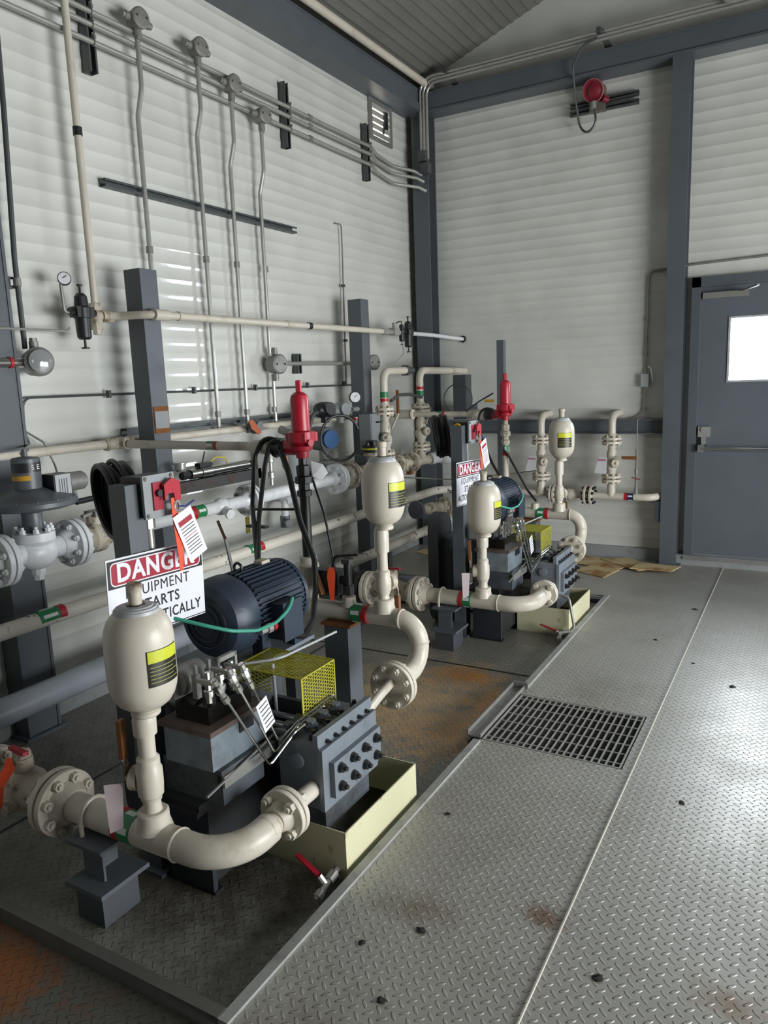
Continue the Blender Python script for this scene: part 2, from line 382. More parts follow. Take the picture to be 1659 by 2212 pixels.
mm = M(); ribbed(mm, (LX, FY), (LX, BY), (1, 0, 0), BASEH, EAVE+0.05)
for z in (0.875, 1.715, 2.56, 3.405): mm.mi = 1; mm.box(LX, LX+0.0012, FY, BY, z-0.0012, z+0.0008)
struct('wall_left', mm, [wallm, basem])
DX0, DX1, DZ0, DZ1 = -0.875, 0.19, 0.075, 2.28
mm = M()
ribbed(mm, (LX, BY), (DX0, BY), (0, -1, 0), BASEH, 3.98); ribbed(mm, (DX1, BY), (RX, BY), (0, -1, 0), BASEH, 3.98)
ribbed(mm, (DX0, BY), (DX1, BY), (0, -1, 0), DZ1, 3.98)
mm.prism([(LX, BY, 3.98), (RX, BY, 3.98), (RX, BY, roofz(RX)), (RIDGE_X, BY, roofz(RIDGE_X)), (LX, BY, roofz(LX))], (0, 0.06, 0))
mm.mi = 1
for z in (0.875, 1.715, 2.56, 3.405):
    mm.box(LX, DX0 if z < DZ1 else RX, BY-0.0012, BY, z-0.0012, z+0.0008)
struct('wall_back', mm, [wallm, basem])
mm = M(); OY0, OY1, OZ1 = 1.05, 4.75, 2.1
ribbed(mm, (RX, FY), (RX, OY0), (-1, 0, 0), 0, EAVE); ribbed(mm, (RX, OY1), (RX, BY), (-1, 0, 0), 0, EAVE); ribbed(mm, (RX, OY0), (RX, OY1), (-1, 0, 0), OZ1, EAVE)
struct('wall_right', mm, mat('dark_liner', '#454643', 0.6))
mm = M(); ribbed(mm, (LX, FY), (RX, FY), (0, 1, 0), 0, 3.98)
mm.prism([(LX, FY, 3.98), (RX, FY, 3.98), (RX, FY, roofz(RX)), (RIDGE_X, FY, roofz(RIDGE_X)), (LX, FY, roofz(LX))], (0, -0.06, 0))
struct('wall_front', mm, mat('dark_liner', '', 0))
# ceiling: two ribbed slopes
mm = M()
def slope_sheet(xa, xb):
    n = 46; top = []
    for i in range(n):
        x = xa+(xb-xa)*i/n; w = (xb-xa)/n
        for t, d in ((0, 0), (0.55, 0), (0.66, -0.006), (0.9, -0.006)): top.append((x+w*t, roofz(x+w*t)+d))
    top.append((xb, roofz(xb)))
    R = [[Vector((x, y, z)) for x, z in top]+[Vector((xb, y, roofz(xb)+0.06)), Vector((xa, y, roofz(xa)+0.06))] for y in (FY, BY)]
    mm.rings(R)
slope_sheet(LX, RIDGE_X); slope_sheet(RIDGE_X, RX+0.01)
struct('ceiling', mm, ceilm)
# floors
GX0, GX1, GY0, GY1 = -1.215, -0.60, 2.895, 3.43
mm = M(); CX = -1.22; FARY = 5.30
mm.box(CX, RX+0.6, FY, GY0, -0.012, 0); mm.box(GX1, RX+0.6, GY0, GY1, -0.012, 0); mm.box(CX, RX+0.6, GY1, BY+0.4, -0.012, 0); mm.box(LX, CX, FARY, BY, -0.012, 0)
struct('floor', mm, deckm)
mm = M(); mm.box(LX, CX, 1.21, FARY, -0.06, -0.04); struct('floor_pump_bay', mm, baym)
mm = M(); mm.box(LX, CX, FY, 1.21, -0.06, -0.04); struct('floor_front_bay', mm, pitm)
mm = M(); mm.box(LX-0.1, RX+0.7, FY-0.1, BY+0.5, -0.42, -0.40); mm.box(LX, LX+0.01, FY, BY, -0.40, -0.05)
struct('floor_underside', mm, debris)
mm = M()
mm.box(-1.238, -1.206, 1.20, 2.87, -0.04, 0.010); mm.box(-1.238, -1.206, 3.50, FARY, -0.04, 0.010); mm.bevel(0.003)
struct('trim_1', mm, mat('curb_grey', '#9a9b98', 0.4, dirt=0.5, dirtcol='#4d4a42', dscale=10))
mm = M(); mm.box(LX, -1.24, 1.20, 1.235, -0.04, 0.012); mm.bevel(0.003); struct('trim_2', mm, mat('curb_grey_dark', '#5c5c57', 0.45, dirt=0.6, dirtcol='#3a3128'))
mm = M(); mm.pipe([(-0.558, FY, 0.001), (-0.56, 1.6, 0.001), (-0.562, 3.4, 0.001), (-0.565, BY-0.1, 0.001)], 0.004, seg=6); struct('trim_3', mm, mat('weld_bead', '#b9b5ab', 0.4))
mm = M(); mm.box(LX, CX-0.02, 3.745, 3.755, -0.04, -0.037); mm.box(-2.6, -2.59, 1.25, FARY, -0.04, -0.037); mm.box(LX, CX-0.04, 4.68, 4.73, -0.04, -0.02)
struct('trim_4', mm, blackm)
# base trims
mm = M(); mm.box(LX-0.05, LX+0.02, FY, BY, -0.05, BASEH); struct('baseboard_left', mm, basem)
mm = M(); mm.box(LX, DX0-0.17, BY-0.04, BY+0.05, 0, BASEH); mm.box(DX0-0.17, RX, BY-0.09, BY+0.07, 0, 0.08); mm.box(LX, DX0, BY-0.003, BY+0.05, 0.08, 0.105); struct('baseboard_back', mm, basem)
# steel frame of the building
mm = M(); mm.box(LX, -3.10, FY, 6.33, 3.865, 3.885); mm.box(LX+0.02, LX+0.035, FY, 6.33, 3.885, 4.05); mm.box(-3.115, -3.10, FY, 6.33, 3.885, 3.93); mm.box(LX, -3.12, FY, 6.33, 4.04, 4.055)
mm.box(LX, -3.125, FY, 6.33, 3.93, 4.04)
struct('trim_5', mm, steel)
mm = M(); mm.box(-3.1, RX, 6.30, 6.49, 3.855, 3.872); mm.box(-3.1, RX, 6.315, 6.33, 3.872, 4.0); mm.box(-3.1, RX, 6.30, 6.49, 4.0, 4.015); struct('trim_6', mm, steel)
def hcol(name, x0, x1, y0, y1, z1):
    q = M(); t = 0.012; ym = (y0+y1)/2; xm = (x0+x1)/2
    q.box(x0, x1, y0, y0+t, -0.04, z1); q.box(x0, x1, y1-t, y1, -0.04, z1); q.box(xm-t/2, xm+t/2, y0+t, y1-t, -0.04, z1); q.box(x0-0.03, x1+0.03, y0-0.03, y1, -0.04, -0.02 if x1 < -1.3 else 0.012)
    struct(name, q, steel)
hcol('trim_7', -1.045, -0.915, 6.33, 6.49, 3.86)
hcol('trim_8', -3.225, -3.07, 6.33, 6.49, 3.86)
q = M(); q.box(LX, -3.17, 2.035, 2.05, -0.04, 3.87); q.box(LX, -3.17, 2.195, 2.21, -0.04, 3.87); q.box(-3.19, -3.175, 2.05, 2.195, -0.04, 3.87); q.box(LX, -3.15, 2.01, 2.235, -0.04, -0.025); struct('trim_9', q, steel)
mm = M(); mm.box(-3.07, -1.045, 6.44, 6.455, 1.075, 1.195); mm.box(-3.07, -1.045, 6.40, 6.44, 1.075, 1.085); mm.box(-3.07, -1.045, 6.40, 6.44, 1.185, 1.195); struct('trim_10', mm, steel)
# eave pipe above the beam
mm = M(); mm.pipe([(-3.06, FY, 4.085), (-3.06, 6.42, 4.085)], 0.03, seg=16); single('eave_pipe', mm, cream, 'long cream pipe running along the eave above the slate beam', 'pipe')
# the exit door
door = bpy.data.objects.new('door_1', None); C.objects.link(door); door.location = (0, 0, 0); door['kind'] = 'structure'
mm = M(); mm.box(DX0, DX0+0.065, BY-0.06, BY+0.06, DZ0, DZ1); mm.box(DX1-0.065, DX1, BY-0.06, BY+0.06, DZ0, DZ1); mm.box(DX0, DX1, BY-0.06, BY+0.06, DZ1-0.075, DZ1); struct('door_frame', mm, steel, door)
WX0, WX1, WZ0, WZ1 = -0.595, -0.02, 1.485, 1.96
mm = M(); x0, x1, z0, z1 = DX0+0.060, DX1-0.060, DZ0+0.010, DZ1-0.070; yd = BY-0.01
mm.box(x0, WX0, yd, yd+0.045, z0, z1); mm.box(WX1, x1, yd, yd+0.045, z0, z1); mm.box(WX0, WX1, yd, yd+0.045, z0, WZ0); mm.box(WX0, WX1, yd, yd+0.045, WZ1, z1)
struct('door_leaf', mm, mat('door_slate', '#5f656c', 0.38), door)
mm = M(); mm.box(WX0-0.012, WX0+0.004, yd-0.008, yd+0.05, WZ0-0.012, WZ1+0.012); mm.box(WX1-0.004, WX1+0.012, yd-0.008, yd+0.05, WZ0-0.012, WZ1+0.012); mm.box(WX0, WX1, yd-0.008, yd+0.05, WZ0-0.012, WZ0+0.003); mm.box(WX0, WX1, yd-0.008, yd+0.05, WZ1-0.003, WZ1+0.012)
struct('window_frame', mm, lightgrey, door)
gm = bpy.data.materials.new('window_glass'); gm.use_nodes = True; gn = gm.node_tree; gn.nodes.clear()
go = gn.nodes.new('ShaderNodeOutputMaterial'); gx = gn.nodes.new('ShaderNodeMixShader'); gt = gn.nodes.new('ShaderNodeBsdfTransparent'); gg = gn.nodes.new('ShaderNodeBsdfGlossy')
gt.inputs[0].default_value = (0.96, 0.98, 1, 1); gg.inputs['Roughness'].default_value = 0.02; gx.inputs[0].default_value = 0.06
gn.links.new(gt.outputs[0], gx.inputs[1]); gn.links.new(gg.outputs[0], gx.inputs[2]); gn.links.new(gx.outputs[0], go.inputs[0])
mm = M(); mm.box(WX0+0.001, WX1-0.001, yd+0.02, yd+0.024, WZ0+0.001, WZ1-0.001); struct('window_pane', mm, gm, door)
mm = M(); mm.cyl((x0+0.05, yd-0.075, 0.958), (x1-0.04, yd-0.075, 0.958), 0.0125, seg=12); mm.box(x0+0.025, x0+0.075, yd-0.085, yd, 0.93, 0.99); struct('push_bar', mm, stain, door)
mm = M(); mm.box(x0+0.02, x0+0.105, yd-0.05, yd, 1.05, 1.13); mm.cyl((x0+0.06, yd-0.06, 1.11), (x0+0.06, yd-0.05, 1.11), 0.02); mm.box(x0+0.045, x0+0.075, yd-0.04, yd, 0.97, 1.05); mm.bevel(0.004); struct('door_latch', mm, galv, door)
mm = M(); mm.box(x0+0.02, x0+0.34, yd-0.05, yd, 2.115, 2.16); mm.bar((x0+0.30, yd-0.06, 2.155), (x0+0.42, yd-0.30, 2.165), 0.02, 0.012); struct('door_closer', mm, galvd, door)
for k in range(9):
    mm = M(); mm.cyl((x0-0.004, yd-0.012, 0.35+k*0.2), (x0-0.004, yd-0.012, 0.53+k*0.2), 0.006, seg=8); struct('hinge_strip', mm, lightgrey, door)
mm = M(); mm.box(DX0, DX1, BY-0.10, BY+0.07, 0.05, DZ0); struct('door_threshold', mm, galvd, door)
mm = M(); mm.box(-0.26, -0.06, yd-0.004, yd, 1.37, 1.43); mm.mi = 1
for k in range(2): mm.box(-0.24, -0.08, yd-0.006, yd-0.004, 1.385+k*0.02, 1.392+k*0.02)
struct('door_notice', mm, [paperw, act], door)
# roll-up doorway in the right wall (outside the picture, where the daylight comes from)
mm = M(); mm.box(RX-0.05, RX+0.06, OY0-0.08, OY0, 0, OZ1+0.08); mm.box(RX-0.05, RX+0.06, OY1, OY1+0.08, 0, OZ1+0.08); mm.box(RX-0.05, RX+0.06, OY0, OY1, OZ1, OZ1+0.08); struct('door_2', mm, steel)
# floor grate
t = T('floor_grate', 'galvanized steel bar grate let into the tread plate walkway', 'grate', ((GX0+GX1)/2, (GY0+GY1)/2, -0.03))
mm = M(); e = 0.008
mm.box(GX0+0.006, GX1-0.006, GY0+0.006, GY0+0.006+e, -0.03, 0.0); mm.box(GX0+0.006, GX1-0.006, GY1-0.014, GY1-0.006, -0.03, 0.0); mm.box(GX0+0.006, GX0+0.014, GY0+0.014, GY1-0.014, -0.03, 0.0); mm.box(GX1-0.014, GX1-0.006, GY0+0.014, GY1-0.014, -0.03, 0.0)
t.part('grate_frame', mm, galv)
for k in range(1, 20):
    x = GX0+0.01+k*(GX1-GX0-0.02)/20
    mm = M(); mm.box(x-0.003, x+0.003, GY0+0.014, GY1-0.014, -0.03, -0.001); t.part('bearing_bar', mm, galv)
for k in range(6):
    y = GY0+0.05+k*(GY1-GY0-0.1)/5
    mm = M(); mm.cyl((GX0+0.01, y, -0.004), (GX1-0.01, y, -0.004), 0.0035, seg=6); t.part('cross_rod', mm, galv)
mm = M(); g = 0.012
mm.box(GX0-0.005, GX0, GY0, GY1, -0.3, -0.012); mm.box(GX1, GX1+0.005, GY0, GY1, -0.3, -0.012); mm.box(GX0, GX1, GY0-0.005, GY0, -0.3, -0.012); mm.box(GX0, GX1, GY1, GY1+0.005, -0.3, -0.012); mm.box(GX0, GX1, GY0, GY1, -0.31, -0.30)
struct('floor_sump', mm, basem)
# raised channel beside the grate
mm = M(); mm.box(-1.282, -1.276, 2.90, 3.50, -0.04, 0.03); mm.box(-1.276, -1.222, 2.90, 3.50, 0.0, 0.006); mm.box(-1.276, -1.20, 3.49, 3.50, 0.006, 0.035); mm.box(-1.222, -1.217, 2.90, 3.50, 0.0, 0.02)
struct('trim_11', mm, galvd)
# rooftop-high louvre vent in the left wall
t = T('wall_vent', 'square metal louvre vent high on the left wall near the corner', 'vent', (LX+0.01, 5.89, 3.54))
mm = M(); y0, y1, z0, z1 = 5.70, 6.08, 3.55, 3.875; xx = LX+0.003
mm.box(xx, xx+0.02, y0, y0+0.045, z0, z1); mm.box(xx, xx+0.02, y1-0.045, y1, z0, z1); mm.box(xx, xx+0.02, y0+0.045, y1-0.045, z1-0.05, z1); mm.box(xx, xx+0.02, y0+0.045, y1-0.045, z0, z0+0.03); t.part('vent_frame', mm, galvd)
em = bpy.data.materials.new('vent_daylight'); em.use_nodes = True; eb = em.node_tree.nodes['Principled BSDF']; eb.inputs['Emission Color'].default_value = (1, 0.93, 0.8, 1); eb.inputs['Emission Strength'].default_value = 2.6
mm = M(); mm.box(xx, xx+0.002, y0+0.045, y1-0.045, z0+0.03, z1-0.05); t.part('daylight_gap', mm, em)
for k in range(5):
    z = z0+0.035+k*0.052; mm = M(); mm.obox((xx+0.012, (y0+y1)/2, z+0.022), (0, 1, 0), (0.6, 0, 0.8), (0.8, 0, -0.6), y1-y0-0.09, 0.034, 0.003); t.part('louvre', mm, galv)
mm = M(); mm.box(xx+0.02, xx+0.04, 5.93, 5.97, 3.66, 3.80); mm.bar((xx+0.03, 5.95, 3.78), (xx+0.03, 5.90, 3.62), 0.012, 0.012); t.part('actuator_arm', mm, blackm)

# ================================================================== LEFT WALL SERVICES
def strut(name, p, q, w, dirn, label, cat='rail', group=None):
    """slotted channel: open side facing dirn"""
    p, q = Vector(p), Vector(q); a = (q-p).normalized(); n = Vector(dirn); s = a.cross(n).normalized()
    mm = M(); L_ = (q-p).length; c = (p+q)/2
    mm.obox(c, a, s, n, L_, w, 0.003); 
    for sg in (-1, 1):
        mm.obox(c+s*sg*(w/2-0.0015)+n*w/2, a, n, s, L_, w, 0.003); mm.obox(c+s*sg*(w/2-0.006)+n*w, a, s, n, L_, 0.011, 0.003)
    return single(name, mm, strutm, label, cat, group)
strut('strut_channel', (-3.285, 2.88, 2.655), (-3.285, 4.55, 2.655), 0.041, (1, 0, 0), 'upper horizontal dark strut channel holding the four vertical conduits', 'rail')
strut('strut_channel', (-3.285, 2.86, 1.365), (-3.285, 4.6, 1.365), 0.041, (1, 0, 0), 'lower horizontal dark strut channel where the vertical conduits end', 'rail')
strut('strut_channel', (-3.285, 2.87, 3.17), (-3.285, 2.87, 3.56), 0.05, (1, 0, 0), 'short vertical strut channel under the conduits beside the cream drop pipe', 'rail')
strut('strut_channel', (-3.285, 4.508, 3.19), (-3.285, 4.508, 3.61), 0.045, (1, 0, 0), 'short vertical strut channel under the conduits in the middle of the left wall', 'rail')
strut('strut_channel', (-3.285, 5.59, 3.19), (-3.285, 5.59, 3.62), 0.045, (1, 0, 0), 'short vertical strut channel just left of the louvre vent', 'rail')
strut('strut_channel', (-3.285, 1.9, 2.10), (-3.285, 2.30, 2.10), 0.05, (1, 0, 0), 'stub of dark strut channel at the left edge clamping the thin conduit', 'rail')
strut('strut_channel', (-3.285, 4.49, 1.66), (-3.285, 4.49, 1.80), 0.045, (1, 0, 0), 'short vertical strut channel between the two round junction boxes', 'rail')
def conduit(pts, r, label, bend=0.12, couplings=(), name='conduit', m_=None, cat='conduit', group=None):
    t = T(name, label, cat, pts[0], group)
    mm = M(); mm.pipe(pts, r, bend, seg=10); t.part('tube', mm, m_ or galv)
    for p, a in couplings:
        mm = M(); a = Vector(a); p = Vector(p); mm.cyl(p-a*0.018, p+a*0.018, r*1.45, seg=10); t.part('coupling', mm, galvd)
    return t
cz = ((3.445, 'top'), (3.385, 'middle'), (3.305, 'bottom'))
for k, (z, nm) in enumerate(cz):
    x = -3.225
    pts = [(x, FY+0.1, z), (x, 5.62, z), (x-0.015, 5.72, z-0.03), (x-0.015, 6.0, z-0.06), (-3.15+0.02*k, 6.22, z-0.07), (-3.12+0.02*k, 6.30, z-0.09)]
    conduit(pts, 0.0135, nm+' long conduit of the three running along the left wall', 0.10, [((x, y, z), (0, 1, 0)) for y in (1.5, 4.75)], group=None)
    for ys in (2.87, 4.508, 5.59):
        mm = M(); mm.torus((x, ys, z), (0, 1, 0), 0.0165, 0.003, 16, 6); mm.box(x-0.02, x+0.02, ys-0.006, ys+0.006, z+0.016, z+0.030); mm.cyl((x, ys, z+0.03), (x+0.0, ys, z+0.045), 0.004, seg=6)
        single('conduit_clamp', mm, galvd, 'small clamp holding the %s wall conduit at the strut %s' % (nm, {2.87: 'beside the cream drop pipe', 4.508: 'in the middle of the wall', 5.59: 'near the vent'}[ys]), 'clamp', 'conduit clamps on the wall struts')
def jbox(c, r, d, n, label, m_=None, hubs=(), group=None):
    """round conduit box with threaded cover; n = facing; hubs = directions"""
    c = Vector(c); n = Vector(n).normalized(); t = T('junction_box', label, 'junction box', c, group)
    mm = M(); mm.lathe([(r*0.8, -d/2), (r*0.95, -d*0.35), (r, 0), (r, d*0.3)], c, n, 24); t.part('body', mm, m_ or galvd)
    mm = M(); mm.lathe([(r*1.08, d*0.28), (r*1.08, d*0.48), (r*0.9, d*0.56), (0.001, d*0.60)], c, n, 24)
    for k in range(2): 
        u, v, w = frame(n); mm.cyl(c+n*d*0.4+u*r*0.6*(1 if k else -1), c+n*d*0.72+u*r*0.6*(1 if k else -1), r*0.12, seg=8)
    t.part('cover', mm, m_ or galvd)
    for h in hubs:
        h = Vector(h).normalized(); mm = M(); mm.cyl(c+h*r*0.7, c+h*(r+0.035), 0.021, seg=14); mm.cyl(c+h*(r+0.03), c+h*(r+0.05), 0.0175, seg=8); t.part('hub', mm, m_ or galvd)
    return t
FV = (1, -0.15, 0)
vz = {3.15: 3.50, 3.60: 3.51, 3.88: 3.40, 4.16: 3.295}
for nm, (y, z) in zip(('above the leftmost', 'above the second', 'above the third', 'above the rightmost'), vz.items()):
    jbox((-3.20, y, z), 0.048, 0.09, FV, 'round junction box on the ceiling-height conduits '+nm+' vertical conduit', hubs=[(0, 0, -1), (0, -1, 0), (0, 1, 0)])
def vcon(y, z0, z1, label, x0=-3.24, jog=True):
    pts = [(x0+0.035, y, z1), (x0+0.035, y, z1-0.28), (x0, y-0.01, z1-0.42), (x0, y-0.01, z0)] if jog else [(x0, y, z1), (x0, y, z0)]
    conduit(pts, 0.0135, label, 0.1, [((x0, y-0.01, 2.35), (0, 0, 1)), ((x0, y-0.01, 1.42), (0, 0, 1))] if z0 < 1.4 else [])
vcon(3.15, 1.0, 3.45, 'leftmost vertical conduit passing behind the tall slate post')
vcon(3.60, 1.33, 3.46, 'second vertical conduit from the left ending at the lower strut')
vcon(3.88, 1.33, 3.35, 'third vertical conduit from the left ending at the lower strut')
vcon(4.16, 1.80, 3.24, 'rightmost vertical conduit dropping into the round junction box')
vcon(4.17, 1.33, 1.66, 'short vertical conduit below the round junction box on the lower wall', jog=False)
jbox((-3.215, 4.17, 1.725), 0.062, 0.10, FV, 'large round junction box in the middle of the left wall', hubs=[(0, 0, 1), (0, 0, -1), (0, 1, 0)])
conduit([(-3.225, 4.23, 1.73), (-3.225, 5.30, 1.73)], 0.014, 'short horizontal conduit between the two round junction boxes', group=None)
jbox((-3.16, 5.36, 1.735), 0.058, 0.10, (1, -0.3, 0), 'grey round junction box beside the second tall slate post', m_=galvd, hubs=[(0, -1, 0), (0, 1, 0), (-1, 0, 0)])
# conduit at the far left with lens fitting
conduit([(-3.215, 2.36, 4.0), (-3.215, 2.32, 2.85), (-3.215, 2.285, 2.2), (-3.215, 2.285, 1.80)], 0.012, 'dark thin vertical conduit at the far left beside the wall column', 0.3, [((-3.215, 2.285, 2.1), (0, 0, 1))], m_=strutm)
t = jbox((-3.17, 2.30, 1.735), 0.062, 0.12, (1, -0.35, 0.05), 'round fitting with glass face at the far left beside the column', m_=galvd, hubs=[(0, 0, 1), (0, -1, 0)])
mm = M(); mm.lathe([(0.055, 0.072), (0.053, 0.08), (0.03, 0.088), (0.001, 0.09)], (-3.17, 2.30, 1.735), (1, -0.35, 0.05), 24); t.part('lens', mm, glassm)
mm = M(); mm.cyl((-3.17, 2.235, 1.735), (-3.17, 2.0, 1.735), 0.022, seg=16); t.part('nipple', mm, stain); mm = M(); mm.cyl((-3.17, 2.175, 1.735), (-3.17, 2.16, 1.735), 0.025, seg=16); t.part('color_band', mm, redb)
# cream drop pipe, horizontal air line and regulators
t = T('drop_pipe', 'cream vertical pipe dropping down the left wall to the filter regulator', 'pipe', (-3.19, 2.69, 1.93))
mm = M(); mm.pipe([(-3.19, 2.69, 4.15), (-3.19, 2.69, 1.99)], 0.0185, seg=14); t.part('pipe', mm, cream)
mm = M(); mm.cyl((-3.19, 2.69, 2.82), (-3.19, 2.69, 2.86), 0.0225, seg=14); t.part('pipe_tape', mm, blackm)
mm = M(); mm.cyl((-3.19, 2.69, 2.03), (-3.19, 2.69, 1.995), 0.030, seg=8); mm.sphere((-3.19, 2.69, 1.965), 0.036); mm.cyl((-3.19, 2.69, 1.945), (-3.19, 2.69, 1.90), 0.030, seg=8); mm.cyl((-3.19, 2.69, 1.90), (-3.19, 2.69, 1.875), 0.022, seg=8); mm.cyl((-3.19, 2.72, 1.968), (-3.19, 2.79, 1.968), 0.03, seg=14); t.part('tee_fitting', mm, cream2)
t = T('air_line', 'long cream horizontal pipe crossing in front of both tall slate posts', 'pipe', (-3.19, 2.8, 1.955))
AX = -2.965
mm = M(); mm.pipe([(-3.19, 2.75, 1.97), (-3.15, 2.80, 1.97), (AX, 2.84, 1.968), (AX, 5.22, 1.965)], 0.021, 0.08, seg=16); t.part('pipe', mm, cream)
mm = M(); mm.cyl((AX, 2.86, 1.968), (AX, 2.96, 1.968), 0.029, seg=18); t.part('coupling', mm, cream); mm = M(); mm.cyl((AX, 3.03, 1.968), (AX, 3.05, 1.968), 0.025, seg=18); t.part('coupling', mm, cream)
for y in (4.22, 3.98): mm = M(); mm.cyl((AX, y, 1.967), (AX, y+0.035, 1.967), 0.024, seg=16); t.part('pipe_tape', mm, blackm if y > 4 else cream2)
mm = M(); mm.cyl((AX, 5.22, 1.965), (AX, 5.30, 1.965), 0.027, seg=8); mm.cyl((AX, 5.30, 1.965), (AX, 5.38, 1.965), 0.020, seg=12); mm.box(AX-0.03, AX+0.03, 5.38, 5.46, 1.94, 2.0); mm.cyl((AX, 5.42, 2.0), (AX, 5.42, 2.04), 0.016, seg=8); mm.cyl((AX, 5.46, 1.965), (AX, 5.50, 1.965), 0.024, seg=8); t.part('ball_valve', mm, galv)
mm = M(); mm.bar((AX, 5.42, 2.03), (AX, 5.52, 2.055), 0.02, 0.006); t.part('valve_handle', mm, blackm)
def regulator(c, along, label, s=1.0, gauge=None):
    c = Vector(c); t = T('filter_regulator', label, 'regulator', c+Vector((0, 0, -0.15*s)))
    mm = M(); mm.lathe([(0.025*s, -0.13*s), (0.034*s, -0.12*s), (0.036*s, -0.03*s), (0.042*s, -0.028*s), (0.042*s, 0.02*s), (0.034*s, 0.03*s), (0.03*s, 0.075*s), (0.018*s, 0.09*s)], c, (0, 0, 1), 18)
    a = Vector(along); mm.cyl(c-a*0.075*s, c+a*0.075*s, 0.018*s, seg=8); mm.obox(c, a, (0, 0, 1), a.cross(Vector((0, 0, 1))), 0.10*s, 0.05*s, 0.06*s); t.part('body', mm, blackm)
    mm = M(); mm.lathe([(0.006*s, 0.09*s), (0.006*s, 0.125*s), (0.014*s, 0.125*s), (0.014*s, 0.132*s)], c, (0, 0, 1), 12); t.part('adjusting_screw', mm, blackm)
    mm = M(); mm.lathe([(0.006*s, -0.13*s), (0.006*s, -0.165*s), (0.020*s, -0.168*s), (0.020*s, -0.174*s)], c, (0, 0, 1), 12); t.part('drain_cock', mm, blackm)
    return t
t = regulator((-3.14, 2.565, 1.975), (0, 1, 0), 'black filter regulator at the left end of the cream air line')
mm = M(); mm.cyl((-3.14, 2.64, 1.975), (-3.18, 2.70, 1.97), 0.014, seg=8); t.part('nipple', mm, cream2)
t.part('gauge_stem', M().pipe([(-3.14, 2.49, 1.97), (-3.14, 2.465, 1.97), (-3.14, 2.46, 2.10)], 0.008, 0.02, seg=8), galvd)
def gauge(c, n, r, label, parent=None):
    c = Vector(c); n = Vector(n).normalized()
    t = T('pressure_gauge', label, 'gauge', c)
    mm = M(); mm.lathe([(r*0.9, -0.03), (r, -0.02), (r, 0.012), (r*0.9, 0.014)], c, n, 28); t.part('case', mm, blackm)
    mm = M(); mm.lathe([(r*0.88, 0.0142), (r*0.86, 0.0155), (0.001, 0.0156)], c, n, 28); t.part('dial', mm, paperw)
    u, v, w = frame(n); mm = M(); mm.bar(c+n*0.0175-u*r*0.2, c+n*0.0175+u*r*0.4+v*r*0.4, 0.004, 0.002); t.part('needle', mm, blackm)
gauge((-3.13, 2.475, 2.125), (0.75, -0.6, 0), 0.031, 'round pressure gauge on the far left regulator stem')
regulator((AX, 5.66, 1.975), (0, 1, 0), 'black regulator on the air line right of the second tall post', 0.95)
regulator((AX, 5.545, 1.975), (0, 1, 0), 'smaller black filter beside the regulator on the air line', 0.62)
t = T('air_pipe', 'white pipe from the regulator into the back wall', 'pipe', (AX, 5.7, 1.93))
mm = M(); mm.pipe([(AX, 5.73, 1.965), (-2.90, 6.0, 1.955), (-2.83, 6.52, 1.93)], 0.017, 0.2, seg=14); t.part('pipe', mm, white); mm = M(); mm.torus((-2.832, 6.485, 1.931), (0.13, 1, -0.05), 0.024, 0.008); t.part('wall_collar', mm, blackm)
single('tube', M().pipe([(AX, 5.55, 1.88), (AX+0.01, 5.56, 1.80), (AX-0.03, 5.46, 1.72)], 0.0045, 0.03, seg=8), galv, 'thin bent tube hanging below the smaller filter', 'tube')
single('tube', M().pipe([(-3.16, 2.50, 1.90), (-3.16, 2.48, 1.885), (-3.16, 1.6, 1.885)], 0.006, 0.015, seg=8), galv, 'thin shiny tube running left from below the regulator', 'tube')
# thin tube on the wall with clips
t = T('tubing_run', 'thin dark tube along the left wall bending down to the control valve', 'tube', (-3.27, 2.3, 1.36))
mm = M(); mm.pipe([(-3.265, 5.35, 1.56), (-3.265, 2.275, 1.575), (-3.265, 2.265, 1.42)], 0.0065, 0.05, seg=8); t.part('tube', mm, strutm)
mm = M(); mm.pipe([(-3.265, 2.265, 1.42), (-3.20, 2.24, 1.36), (-3.0, 2.05, 1.34), (-2.9, 2.0, 1.30)], 0.005, 0.03, seg=8); mm.pipe([(-3.265, 2.265, 1.42), (-3.22, 2.33, 1.36), (-3.2, 2.36, 1.25), (-3.1, 2.3, 1.20)], 0.005, 0.03, seg=8); t.part('branch_tube', mm, galvd)
for y in (2.78, 3.42, 4.0, 4.6, 5.1): mm = M(); mm.box(-3.275, -3.25, y-0.008, y+0.008, 1.555, 1.595); t.part('clip', mm, strutm)
t = T('tubing_run', 'thin vertical tube with a hooked top near the second tall post', 'tube', (-3.27, 5.14, 1.6))
mm = M(); mm.pipe([(-3.27, 5.10, 2.79), (-3.265, 5.17, 2.79), (-3.265, 5.17, 2.6), (-3.265, 5.14, 1.57)], 0.006, 0.02, seg=8); t.part('tube', mm, galvd)
for z in (2.32, 1.9): mm = M(); mm.box(-3.275, -3.25, 5.142, 5.168, z, z+0.02); t.part('clip', mm, strutm)
